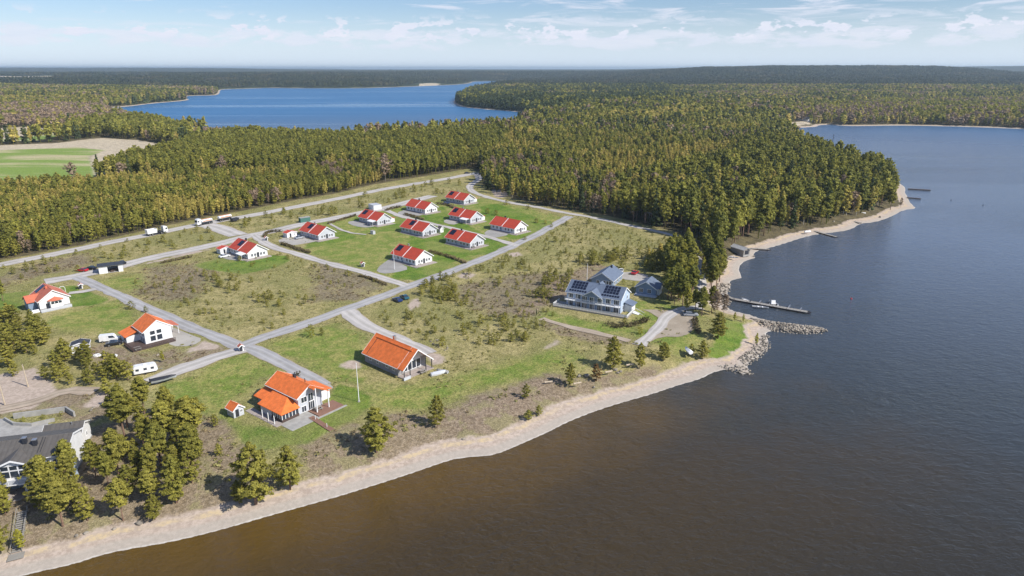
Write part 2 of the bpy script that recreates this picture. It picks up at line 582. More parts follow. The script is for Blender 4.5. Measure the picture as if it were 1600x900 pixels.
GREENISH = [
    [(242, 605), (300, 588), (345, 562), (388, 550), (430, 572), (470, 592), (400, 590), (376, 622), (366, 662), (330, 650), (296, 640), (240, 630)],
    [(410, 538), (468, 520), (520, 508), (565, 522), (585, 545), (562, 570), (562, 602), (520, 592), (470, 568)],
    [(560, 600), (640, 602), (700, 592), (760, 574), (840, 556), (900, 552), (905, 572), (860, 580), (800, 598), (730, 612), (660, 640), (580, 650), (572, 620)],
    [(845, 480), (880, 492), (960, 508), (1000, 505), (985, 522), (940, 524), (900, 512), (850, 500)],
    [(70, 495), (180, 470), (220, 500), (190, 520), (130, 520), (60, 505)],
    [(820, 560), (860, 545), (900, 545), (870, 570)],
    [(145, 440), (215, 428), (235, 440), (200, 455), (160, 450)],
    [(500, 360), (470, 350), (560, 330), (700, 310), (760, 310), (880, 340), (700, 425), (612, 438), (560, 420), (480, 395)],
    [(980, 470), (1040, 470), (1090, 490), (1100, 530), (1060, 545), (1000, 530)],
]
HEATHS = [
    [(215, 440), (240, 418), (300, 412), (335, 425), (320, 445), (300, 465), (255, 470), (220, 455)],
    [(700, 452), (760, 438), (850, 425), (900, 440), (880, 470), (840, 490), (780, 495), (740, 478)],
    [(-60, 460), (0, 432), (60, 412), (130, 398), (150, 410), (60, 430), (0, 448)],
    [(690, 652), (760, 622), (830, 596), (880, 590), (860, 620), (800, 650), (700, 668)],
    [(500, 410), (600, 440), (560, 470), (480, 470)],
]
DIRTS = [
    [(128, 545), (150, 528), (190, 540), (245, 556), (265, 545), (300, 548), (340, 540), (352, 548), (300, 566), (262, 582), (215, 575), (170, 572), (140, 562)],
    [(600, 640), (680, 645), (760, 612), (860, 585), (900, 592), (1040, 560), (1030, 578), (930, 604), (860, 632), (780, 662), (680, 690), (560, 726), (480, 748), (470, 700), (540, 660), (580, 672)],
    [(840, 505), (861, 502), (905, 513), (950, 524), (1000, 533), (1010, 540), (940, 536), (880, 524)],
    [(0, 640), (40, 620), (90, 605), (140, 610), (190, 612), (200, 640), (140, 660), (60, 640), (0, 655), (-80, 660), (-80, 640)],
    [(100, 690), (200, 640), (330, 650), (420, 720), (420, 760), (330, 785), (200, 820), (60, 838), (-100, 870), (-100, 780), (60, 750)],
    [(880, 430), (930, 410), (960, 420), (900, 470), (860, 470), (820, 500), (800, 490), (850, 455)],
]
SANDS = [
    [(-400, 960), (-60, 870), (35, 844), (93, 830), (149, 828), (187, 821), (224, 809), (257, 797), (320, 783), (370, 777), (408, 771), (450, 754), (480, 748), (520, 740), (560, 725),
     (600, 711), (640, 696), (672, 687), (700, 681), (730, 671), (760, 671), (780, 664), (816, 654), (840, 642), (880, 629), (904, 620), (940, 606), (972, 597), (1000, 588),
     (1020, 577), (1040, 571), (1066, 552), (1090, 558), (1130, 563), (1160, 566), (1200, 600), (1000, 700), (700, 850), (300, 1000), (-300, 1200)],
    [(525, 570), (548, 560), (566, 562), (572, 574), (556, 580), (532, 577)],
    [(655, 545), (680, 545), (702, 556), (700, 566), (672, 574), (660, 560)],
    [(840, 545), (866, 528), (885, 530), (876, 540), (850, 551)],
    [(712, 426), (735, 424), (752, 430), (730, 437), (712, 434)],
    [(785, 396), (812, 392), (822, 398), (800, 404)],
    [(640, 468), (655, 462), (665, 476), (640, 488), (632, 480)],
    [(1010, 520), (1040, 494), (1088, 492), (1088, 514), (1068, 527), (1030, 526)],
    [(1080, 440), (1120, 430), (1140, 440), (1136, 462), (1130, 478), (1108, 470), (1090, 450)],
    [(765, 296), (785, 296), (800, 304), (788, 310), (770, 308)],
    [(0, 585), (60, 570), (100, 605), (60, 640), (0, 650), (-80, 650), (-60, 590)],
    [(300, 540), (318, 528), (345, 536), (352, 546), (320, 548), (285, 556), (278, 546)],
    [(118, 640), (150, 612), (190, 612), (200, 625), (150, 640)],
    [(1125, 565), (1170, 540), (1205, 515), (1300, 505), (1300, 530), (1210, 550), (1180, 590), (1140, 585)],
    [(365, 383), (300, 392), (260, 402), (200, 416), (200, 420), (260, 407), (320, 393)],
]
FIELDG = [
    [(-80, 250), (-80, 236), (60, 232), (150, 228), (178, 233), (165, 238), (140, 246), (150, 272), (140, 288), (60, 292), (-80, 300)],
    [(-80, 224), (0, 222), (60, 220), (100, 212), (104, 206), (60, 208), (0, 215), (-80, 216)],
]
FIELDB = [
    [(-80, 232), (0, 228), (90, 224), (125, 219), (160, 216), (215, 219), (262, 229), (272, 238), (262, 246), (192, 261), (150, 276), (140, 246), (165, 236), (120, 230), (0, 236), (-80, 240)],
    [(-80, 218), (0, 204), (40, 202), (78, 205), (60, 212), (0, 218)],
    [(0, 134), (60, 133), (88, 132), (88, 126.6), (60, 126.8), (0, 128)],
    [(160, 130), (175, 125), (235, 125), (235, 130)],
    [(655, 131.6), (675, 130.0), (690, 131.4), (680, 133.2), (655, 134)],
    [(1235, 192), (1262, 189), (1268, 193), (1240, 196)],
]
VILLAGE = [(-300, 520), (-60, 436), (0, 408), (60, 397), (130, 383), (215, 364), (300, 345), (400, 326), (470, 312), (521, 304), (579, 290), (636, 280), (700, 270), (735, 263),
           (748, 272), (752, 288), (766, 299), (800, 310), (850, 323), (905, 330), (950, 338), (1000, 350), (1050, 362), (1072, 376), (1080, 400), (1110, 430), (1150, 437), (1145, 480), (1310, 500),
           (1310, 530), (1200, 620), (900, 700), (500, 900), (-400, 1300)]
VILLW = GP(VILLAGE)

def region(P, polys, z=LAND):
    out = np.full(len(P), -40.0)
    for p in polys:
        W_ = GP(p, z)
        lo, hi = W_.min(0) - 40, W_.max(0) + 40
        s = (P[:, 0] > lo[0]) & (P[:, 0] < hi[0]) & (P[:, 1] > lo[1]) & (P[:, 1] < hi[1])
        if s.any():
            out[s] = np.maximum(out[s], np.clip(sd_poly(P[s], W_), -40, 40))
    return out

# ------------------------------------------------------------------ ground and water sheets
NX, NY = 660, 600
yr = 34 + np.concatenate([np.linspace(0, 36, 24, endpoint=False), 36 * np.exp(np.linspace(0, math.log(43000 / 36), NY - 24))])
tx = np.linspace(-1.0, 1.0, NX)
tx = tx * (0.88 + 0.12 * np.abs(tx)) * 1.35
YY, TX = np.meshgrid(yr, tx, indexing='ij')
XX = TX * (YY + 70)
GPTS = np.stack([XX.ravel(), YY.ravel()], 1)
WSD = water_sd(GPTS)
ZZ = terrain(GPTS, WSD)
idx = np.arange(NX * NY).reshape(NY, NX)
quads = np.stack([idx[:-1, :-1], idx[:-1, 1:], idx[1:, 1:], idx[1:, :-1]], -1).reshape(-1, 4)

def compact(verts, faces, attrs):
    used = np.unique(faces)
    m_ = np.full(len(verts), -1)
    m_[used] = np.arange(len(used))
    return verts[used], m_[faces], {k: a[used] for k, a in attrs.items()}

gatt = dict(lawn=region(GPTS, LAWNS), green=region(GPTS, GREENISH), heath=region(GPTS, HEATHS), dirt=region(GPTS, DIRTS),
            sand=region(GPTS, SANDS), fieldg=region(GPTS, FIELDG), fieldb=region(GPTS, FIELDB),
            village=np.clip(sd_poly(GPTS, VILLW), -60, 60), shore=np.clip(-WSD, -60, 60))
keep = WSD[quads].min(1) < 20
gv, gf, ga = compact(np.stack([GPTS[:, 0], GPTS[:, 1], ZZ], 1), quads[keep], gatt)

m, t, b, o = mat_new('heath_and_grass_ground')
geo = t.n('ShaderNodeNewGeometry')
pos = geo.outputs['Position']
def A(name):
    return t.n('ShaderNodeAttribute', attribute_name=name).outputs['Fac']
nA = t.noise(pos, 0.045, 4, 0.6)
nB = t.noise(pos, 0.22, 5, 0.62)
nC = t.noise(pos, 1.1, 5, 0.68)
nD = t.noise(pos, 4.5, 3, 0.7)
nW = t.math('SUBTRACT', t.noise(pos, 0.16, 5, 0.65), 0.5)
def mask(name, amp, soft, off=0.0):
    return t.step(t.math('ADD', t.math('ADD', A(name), off), t.math('MULTIPLY', nW, amp)), -soft, soft)
# dry spring meadow
c = t.mix(t.step(nB, 0.36, 0.64), (0.235, 0.21, 0.075), (0.385, 0.325, 0.145))
c = t.mix(t.step(nA, 0.42, 0.60, 0, 0.75), c, (0.20, 0.20, 0.062))
c = t.mix(t.step(nC, 0.50, 0.64, 0, 0.7), c, (0.14, 0.13, 0.05))
c = t.mix(t.step(nD, 0.53, 0.66, 0, 0.65), c, (0.42, 0.36, 0.19))
# heath: purple brown with pale lichen
h = t.mix(t.step(nC, 0.40, 0.62), (0.125, 0.092, 0.072), (0.27, 0.215, 0.165))
h = t.mix(t.step(nB, 0.50, 0.64, 0, 0.55), h, (0.26, 0.225, 0.10))
c = t.mix(t.math('MULTIPLY', mask('heath', 20, 4.0), 0.7), c, h)
g = t.mix(t.step(nB, 0.36, 0.62), (0.155, 0.225, 0.034), (0.30, 0.285, 0.085))
g = t.mix(t.step(nC, 0.46, 0.62, 0, 0.65), g, (0.105, 0.165, 0.025))
c = t.mix(t.math('MULTIPLY', mask('green', 12, 3.5), 0.85), c, g)
dd = t.mix(t.step(nC, 0.38, 0.64), (0.185, 0.135, 0.095), (0.31, 0.24, 0.175))
dd = t.mix(t.step(nB, 0.50, 0.60, 0, 0.75), dd, (0.255, 0.225, 0.115))
c = t.mix(t.math('MULTIPLY', mask('dirt', 12, 1.8), 0.85), c, dd)
lw = t.mix(t.step(nB, 0.36, 0.64), (0.070, 0.155, 0.013), (0.135, 0.21, 0.024))
lw = t.mix(t.step(nC, 0.45, 0.7, 0, 0.55), lw, (0.22, 0.235, 0.06))
lw = t.mix(t.step(nA, 0.50, 0.62, 0, 0.55), lw, (0.24, 0.25, 0.075))
c = t.mix(t.math('MULTIPLY', mask('lawn', 5.0, 0.9), t.step(nA, 0.35, 0.6, 0.95, 0.72)), c, lw)
# forest floor outside the village
ff = t.mix(t.step(nB, 0.4, 0.6), (0.085, 0.070, 0.040), (0.14, 0.115, 0.06))
c = t.mix(t.step(t.math('ADD', A('village'), t.math('MULTIPLY', nW, 6)), -3.5, 1.0, 1, 0), c, ff)
# far woods seen as a texture of crowns
cd = t.n('ShaderNodeVectorMath', operation='LENGTH')
t.link(pos, cd.inputs[0])
dist = cd.outputs['Value']
nF = t.noise(pos, 0.03, 5, 0.75)
nG = t.noise(pos, 0.0016, 4, 0.6)
fw = t.mix(t.step(nF, 0.4, 0.62), (0.028, 0.04, 0.018), (0.075, 0.085, 0.032))
fw = t.mix(t.step(nG, 0.56, 0.66, 0, 0.6), fw, (0.16, 0.13, 0.065))
fw = t.mix(t.step(nG, 0.70, 0.73, 0, 0.8), fw, (0.38, 0.33, 0.22))
c = t.mix(t.step(dist, 1500, 3000), c, fw)
fg = t.mix(t.step(t.noise(t.mapping(pos, (0.6, 2.2, 1)), 0.012, 5, 0.6), 0.44, 0.62), (0.20, 0.28, 0.06), (0.44, 0.39, 0.22))
c = t.mix(mask('fieldg', 10, 2.5), c, fg)
fb = t.mix(t.step(nB, 0.35, 0.65), (0.42, 0.35, 0.25), (0.55, 0.47, 0.34))
c = t.mix(mask('fieldb', 8, 2.5), c, fb)
# sand and shingle
s_ = t.mix(t.step(nC, 0.36, 0.66), (0.36, 0.29, 0.235), (0.50, 0.41, 0.34))
s_ = t.mix(t.step(nB, 0.52, 0.68, 0, 0.6), s_, (0.43, 0.355, 0.29))
s_ = t.mix(t.step(nD, 0.62, 0.72, 0, 0.35), s_, (0.25, 0.21, 0.17))
sh = A('shore')
band = t.math('ADD', sh, t.math('MULTIPLY', nW, 3.2))
reed = t.math('MULTIPLY', t.step(band, 4.3, 4.9), t.step(band, 5.5, 6.2, 1, 0))
reed2 = t.math('MULTIPLY', t.math('MULTIPLY', t.step(band, 6.5, 7.5), t.step(band, 9, 12, 1, 0)), t.step(nA, 0.55, 0.62))
reedm = t.math('MULTIPLY', t.math('MAXIMUM', reed, reed2), t.step(nC, 0.35, 0.6, 0.25, 0.95))
s_ = t.mix(t.math('MULTIPLY', reedm, t.step(nB, 0.40, 0.56, 0.15, 0.8)), s_, (0.54, 0.42, 0.235))
s_ = t.mix(t.math('MULTIPLY', t.step(sh, 3.6, 2.2, 0, 1), 0.55), s_, (0.40, 0.37, 0.32))
s_ = t.mix(t.math('MULTIPLY', t.step(t.math('ADD', sh, nW), 0.6, 0.2, 0, 0.8), t.step(nC, 0.35, 0.6, 0.3, 1)), s_, (0.56, 0.53, 0.48))
s_ = t.mix(t.step(sh, 0.12, -0.15, 0, 1), s_, (0.16, 0.115, 0.055))
nE = t.noise(pos, 2.1, 3, 0.7)
gr = t.math('MULTIPLY', t.step(nD, 0.34, 0.66, 0.74, 1.26), t.step(nE, 0.34, 0.66, 0.80, 1.20))
c = t.mix(1.0, c, t.comb(gr, gr, gr), 'MULTIPLY')
sm = t.math('MAXIMUM', mask('sand', 5, 0.9, -1.2), t.step(t.math('ADD', sh, t.math('MULTIPLY', nW, 6)), 7.5, 6.2, 0, 1))
c = t.mix(sm, c, s_)
t.link(c, b.inputs['Base Color'])
b.inputs['Roughness'].default_value = 0.95
b.inputs['Specular IOR Level'].default_value = 0.15
hh = t.math('ADD', t.math('MULTIPLY', nC, 0.5), t.math('ADD', t.math('MULTIPLY', nD, 0.22), t.math('MULTIPLY', nB, 0.8)))
bp = t.n('ShaderNodeBump')
t.link(t.math('SUBTRACT', 1.0, t.math('MULTIPLY', sm, 0.75)), bp.inputs['Strength'])
bp.inputs['Distance'].default_value = 0.6
t.link(hh, bp.inputs['Height'])
t.link(bp.outputs[0], b.inputs['Normal'])
M_GROUND = m
ground = bpy.data.objects.new('ground', np_mesh('ground', gv, gf, M_GROUND, ga, True))
col.objects.link(ground)
tag(ground, kind='structure')

# water
m, t, b, o = mat_new('lake_water')
geo = t.n('ShaderNodeNewGeometry')
pos = geo.outputs['Position']
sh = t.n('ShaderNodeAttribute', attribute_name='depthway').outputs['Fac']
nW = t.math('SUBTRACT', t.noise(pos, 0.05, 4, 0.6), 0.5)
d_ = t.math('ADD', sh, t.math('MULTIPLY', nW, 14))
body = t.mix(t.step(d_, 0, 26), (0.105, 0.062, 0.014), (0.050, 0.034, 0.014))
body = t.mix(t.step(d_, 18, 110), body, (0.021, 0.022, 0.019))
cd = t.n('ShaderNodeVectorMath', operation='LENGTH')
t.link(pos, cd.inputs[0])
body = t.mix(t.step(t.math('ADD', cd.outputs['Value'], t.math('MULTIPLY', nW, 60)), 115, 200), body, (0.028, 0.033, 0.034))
body = t.mix(t.step(cd.outputs['Value'], 150, 440), body, (0.076, 0.106, 0.165))  # bluer with distance: sky reflection painted into the body colour
body = t.mix(t.step(cd.outputs['Value'], 800, 1500), body, (0.032, 0.14, 0.30))  # far lake: blue of the reflected high sky put into the colour
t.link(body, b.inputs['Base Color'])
b.inputs['IOR'].default_value = 1.333
b.inputs['Specular IOR Level'].default_value = 0.5
mp = t.mapping(pos, (0.55, 1.0, 1.0), (0, 0, R(-28)))
w1 = t.noise(mp, 0.9, 3, 0.6, 0.4)
w2 = t.noise(t.mapping(pos, (0.7, 1.0, 1.0), (0, 0, R(12))), 0.28, 3, 0.6, 0.3)
w3 = t.noise(mp, 3.0, 2, 0.6)
slick = t.noise(t.mapping(pos, (0.35, 1.0, 1.0), (0, 0, R(-8))), 0.006, 5, 0.6, 0.8)
amp = t.step(slick, 0.42, 0.60, 0.55, 1.0)
streak = t.noise(t.mapping(pos, (0.10, 1.0, 1.0), (0, 0, R(6))), 0.006, 5, 0.62, 1.2)
t.link(t.math('MULTIPLY', t.step(cd.outputs['Value'], 250, 1500, 0.10, 0.40), t.step(streak, 0.50, 0.66, 1.0, 0.45)), b.inputs['Roughness'])
hh = t.math('ADD', t.math('MULTIPLY', w1, 0.55), t.math('ADD', t.math('MULTIPLY', w2, 0.8), t.math('MULTIPLY', w3, 0.16)))
bp = t.n('ShaderNodeBump')
bp.inputs['Distance'].default_value = 0.55
t.link(t.math('MULTIPLY', amp, 1.0), bp.inputs['Strength'])
t.link(hh, bp.inputs['Height'])
t.link(bp.outputs[0], b.inputs['Normal'])
M_WATER = m
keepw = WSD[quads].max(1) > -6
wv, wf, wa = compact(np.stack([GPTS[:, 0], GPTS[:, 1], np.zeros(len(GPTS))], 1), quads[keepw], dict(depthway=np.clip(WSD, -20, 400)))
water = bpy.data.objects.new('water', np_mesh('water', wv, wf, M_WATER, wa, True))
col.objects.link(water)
tag(water, kind='structure')

# ------------------------------------------------------------------ roads
def road_mat(name, c1, c2, rough=0.9):
    m, t, b, o = mat_new(name)
    geo = t.n('ShaderNodeNewGeometry')
    pos = geo.outputs['Position']
    ac = t.n('ShaderNodeAttribute', attribute_name='across').outputs['Fac']
    n1 = t.noise(pos, 0.25, 5, 0.65)
    n2 = t.noise(pos, 2.6, 4, 0.7)
    c = t.mix(t.step(n1, 0.35, 0.65), c1, c2)
    c = t.mix(t.step(n2, 0.55, 0.7, 0, 0.4), c, tuple(v * 0.8 for v in c1))
    n3 = t.noise(pos, 0.07, 3, 0.6)
    c = t.mix(t.step(n3, 0.52, 0.60, 0, 0.35), c, tuple(v * 0.72 for v in c1))
    c = t.mix(t.step(t.math('ABSOLUTE', ac), 0.16, 0.05, 0, 0.3), c, (0.27, 0.25, 0.19))
    a1 = t.math('ABSOLUTE', t.math('SUBTRACT', t.math('ABSOLUTE', ac), 0.42))
    c = t.mix(t.step(a1, 0.20, 0.06, 0, 0.45), c, tuple(v * 1.22 for v in c2))
    edge = t.step(t.math('ADD', t.math('ABSOLUTE', ac), t.math('MULTIPLY', t.math('SUBTRACT', n1, 0.5), 0.5)), 0.82, 1.0, 0, 0.8)
    c = t.mix(edge, c, (0.36, 0.30, 0.235))
    t.link(c, b.inputs['Base Color'])
    b.inputs['Roughness'].default_value = rough
    b.inputs['Specular IOR Level'].default_value = 0.2
    bp = t.n('ShaderNodeBump')
    bp.inputs['Strength'].default_value = 0.4
    bp.inputs['Distance'].default_value = 0.08
    t.link(n2, bp.inputs['Height'])
    t.link(bp.outputs[0], b.inputs['Normal'])
    return m
M_GRAVEL = road_mat('pale_gravel_road', (0.41, 0.385, 0.36), (0.49, 0.46, 0.43))
M_ASPHALT = road_mat('worn_asphalt', (0.32, 0.312, 0.31), (0.39, 0.38, 0.375))
M_TRACK = road_mat('dirt_track', (0.33, 0.265, 0.20), (0.42, 0.345, 0.27))

road_no = [0]
def road(pts, width, mat, name='road', w_end=None):
    P = GP(pts)
    P = chaikin(P, 3)
    seg = np.hypot(*(np.diff(P, axis=0).T))
    s = np.concatenate([[0], np.cumsum(seg)])
    n = max(3, int(s[-1] / 2.5))
    ss = np.linspace(0, s[-1], n)
    Q = np.stack([np.interp(ss, s, P[:, 0]), np.interp(ss, s, P[:, 1])], 1)
    T = np.gradient(Q, axis=0)
    T /= np.hypot(T[:, 0], T[:, 1])[:, None]
    N = np.stack([-T[:, 1], T[:, 0]], 1)
    K = 6
    road_no[0] += 1
    zoff = 0.03 + 0.006 * road_no[0]
    vs, ac = [], []
    wd = np.interp(ss, [0, s[-1]], [width, w_end if w_end else width])
    jit = [vnoise(ss + 31 * road_no[0], ss * 0 + k * 50, 4.0) - 0.5 for k in (0, 1)]
    for k in range(K + 1):
        a = -1 + 2 * k / K
        off = a * wd / 2
        if k == 0:
            off = off + jit[0] * 1.2
        if k == K:
            off = off + jit[1] * 1.2
        q = Q + N * off[:, None]
        z = terrain(q) + zoff - (0.05 if k in (0, K) else 0)
        vs.append(np.stack([q[:, 0], q[:, 1], z], 1))
        ac.append(np.full(n, a))
    V = np.concatenate(vs)
    ii = np.arange((K + 1) * n).reshape(K + 1, n)
    F = np.stack([ii[:-1, :-1], ii[:-1, 1:], ii[1:, 1:], ii[1:, :-1]], -1).reshape(-1, 4)[:, ::-1]
    o = bpy.data.objects.new(name, np_mesh(name, V, F, mat, dict(across=np.concatenate(ac)), True))
    col.objects.link(o)
    tag(o, kind='structure')
    return Q

def yard(pts, mat, name='driveway', z=None):
    P = chaikin(GP(pts), 1, True)
    road_no[0] += 1
    zoff = 0.03 + 0.006 * road_no[0] if z is None else z
    n = len(P)
    V = np.concatenate([np.concatenate([P, np.full((n, 1), LAND + zoff - 0.0)], 1)])
    me = bpy.data.meshes.new(name)
    me.from_pydata([tuple(p) for p in V], [], [tuple(range(n))])
    me.materials.append(mat)
    bm = bmesh.new(); bm.from_mesh(me)
    bmesh.ops.recalc_face_normals(bm, faces=bm.faces)
    for f_ in bm.faces:
        if f_.normal.z < 0:
            f_.normal_flip()
    bm.to_mesh(me); bm.free()
    o = bpy.data.objects.new(name, me)
    col.objects.link(o)
    tag(o, kind='structure')
    return o

ROADS = []
def RD(*a, **k):
    ROADS.append((road(*a, **k), a[1]))
yard([(244, 506), (262, 508), (300, 524), (318, 530), (300, 541), (266, 541), (262, 530)], M_GRAVEL)
yard([(586, 421), (612, 402), (618, 408), (642, 420), (618, 426), (596, 428)], M_ASPHALT)
yard([(756, 362), (773, 357), (800, 366), (772, 372), (760, 371)], M_ASPHALT)
yard([(345, 398), (352, 393), (388, 405), (380, 408), (350, 405)], M_ASPHALT)
yard([(434, 374), (468, 363), (500, 376), (480, 380), (455, 384), (438, 381)], M_GRAVEL)
yard([(540, 347), (560, 344), (590, 353), (575, 356), (555, 354)], M_ASPHALT)
yard([(618, 333), (636, 327), (664, 335), (650, 338), (628, 340)], M_ASPHALT)
yard([(690, 346), (704, 341), (720, 348), (706, 352)], M_GRAVEL)
yard([(970, 436), (962, 430), (978, 424), (1004, 428), (1016, 432), (1004, 440), (985, 438)], M_GRAVEL)
yard([(1000, 484), (1030, 484), (1076, 486), (1088, 494), (1088, 512), (1068, 527), (1032, 526), (1006, 540), (996, 534), (1034, 500), (1012, 486)], M_TRACK)
yard([(-140, 700), (-100, 668), (0, 652), (30, 662), (62, 664), (80, 660), (60, 684), (-60, 700)], M_CONC, 'concrete_yard')
yard([(468, 595), (486, 585), (524, 604), (512, 612), (488, 607)], M_GRAVEL)
RD([(-220, 480), (-60, 430), (0, 413), (80, 398.5), (175, 378), (260, 361.5), (330, 347), (400, 335.5), (470, 321.5), (521, 312), (579, 299.5), (636, 289), (695, 280), (725, 274), (742, 271)], 8.0, M_GRAVEL)
RD([(70, 440), (120, 432), (175, 419), (215, 408), (260, 398), (310, 388), (351, 379), (385, 369), (430, 361), (466, 351), (513, 343), (560, 333), (600, 326), (640, 315), (676, 306)], 8.5, M_GRAVEL)
RD([(318, 350), (345, 357), (372, 368)], 10, M_GRAVEL)
RD([(118, 433), (152, 446), (200, 469), (250, 490), (300, 512.5), (340, 527), (372, 540.5), (400, 546), (430, 562), (470, 583), (508, 603)], 4.8, M_ASPHALT)
RD([(372, 543), (400, 532), (450, 515), (500, 498), (550, 480), (600, 462), (640, 447), (700, 426), (760, 402.5), (800, 385.5), (850, 361), (890, 338)], 5.4, M_ASPHALT)
RD([(742, 270), (751, 279), (741, 285), (732, 292), (738, 300), (757, 307), (779, 313), (808, 318.6), (836, 323), (864, 329), (900, 335.6), (920, 338.5), (950, 345), (990, 354), (1030, 362), (1060, 370), (1078, 382), (1088, 400), (1098, 430), (1096, 455), (1092, 480)], 5.2, M_GRAVEL, w_end=3.0)
RD([(396, 367), (412, 379), (436, 390), (470, 398), (502, 409), (544, 419.5), (576, 428), (610, 438), (636, 447)], 4.6, M_GRAVEL)
RD([(600, 327), (619, 335.6), (638, 341), (683, 352), (706, 356.5), (751, 367.5), (775, 374), (808, 384)], 3.8, M_GRAVEL)
RD([(382, 546), (350, 554), (300, 571), (262, 585), (232, 597)], 6.2, M_GRAVEL)
RD([(541, 486), (556, 498), (580, 513), (620, 530), (650, 541), (672, 553)], 6.5, M_GRAVEL, w_end=4.5)
RD([(1095, 478), (1066, 482), (1040, 494), (1032, 510), (1016, 524), (1000, 540)], 4.0, M_GRAVEL)
RD([(846, 498), (870, 506), (905, 514), (946, 524), (985, 533)], 2.6, M_TRACK, 'path')
RD([(108, 458), (130, 456), (150, 452)], 3.0, M_GRAVEL, 'path')
RD([(516, 350), (528, 357), (545, 364), (572, 367)], 1.8, M_GRAVEL, 'path')
RD([(0, 640), (60, 628), (100, 610), (150, 612)], 4, M_TRACK, 'path')

def near_road(P, pad=1.0):
    bad = np.zeros(len(P), bool)
    for Q, w_ in ROADS:
        bad |= sd_poly(P, Q[::3] if len(Q) > 12 else Q, False) < w_ / 2 + pad
    return bad

# ------------------------------------------------------------------ air
hb = MB().box(-44000, 44000, -600, 44000, -3.4, 128)
haze_m = bpy.data.materials.new('haze_air')
haze_m.use_nodes = True
ht = haze_m.node_tree
for n in list(ht.nodes):
    ht.nodes.remove(n)
ho = ht.nodes.new('ShaderNodeOutputMaterial')
hv = ht.nodes.new('ShaderNodeVolumePrincipled')
hv.inputs['Color'].default_value = (0.70, 0.87, 1.0, 1)
hv.inputs['Density'].default_value = 7.2e-5
hv.inputs['Anisotropy'].default_value = 0.2
ht.links.new(hv.outputs[0], ho.inputs['Volume'])
haze = part('haze', hb, haze_m)
tag(haze, kind='stuff')
# ------------------------------------------------------------------ plants
def c0_axis(c):
    q = np.zeros_like(c)
    q[:, 2] = c[:, 2] - 0.15 * np.hypot(c[:, 0], c[:, 1])
    return q

def leaf_tris(cent, spread, per, size, r, flat=0.6):
    """triangular sprays scattered round clump centres -> verts, faces, tint"""
    n = len(cent)
    c = np.repeat(cent, per, 0)
    sp = np.repeat(spread, per)[:, None]
    q = r.normal(size=(n * per, 3))
    q /= np.linalg.norm(q, axis=1)[:, None] + 1e-9
    q *= (r.random((n * per, 1)) ** 0.45) * sp
    q[:, 2] *= flat
    c = c + q
    out = c - c0_axis(c)
    out /= np.linalg.norm(out, axis=1)[:, None] + 1e-6
    nn = out * 0.85 + np.array([0, 0, 0.55]) + r.normal(size=(len(c), 3)) * 0.62
    nn /= np.linalg.norm(nn, axis=1)[:, None] + 1e-9
    a = np.cross(nn, r.normal(size=(len(c), 3)))
    a /= np.linalg.norm(a, axis=1)[:, None] + 1e-9
    b_ = np.cross(nn, a)
    b_ /= np.linalg.norm(b_, axis=1)[:, None] + 1e-9
    s = size * (0.7 + 0.6 * r.random((len(c), 1)))
    v = np.stack([c + a * s, c - a * s * 0.5 + b_ * s * 0.8, c - a * s * 0.5 - b_ * s * 0.8], 1).reshape(-1, 3)
    f = np.arange(len(v)).reshape(-1, 3)
    tint = np.repeat(np.clip(np.repeat(r.random(n), per) * 0.7 + 0.3 * r.random(n * per), 0, 1), 3)
    return v, f, tint

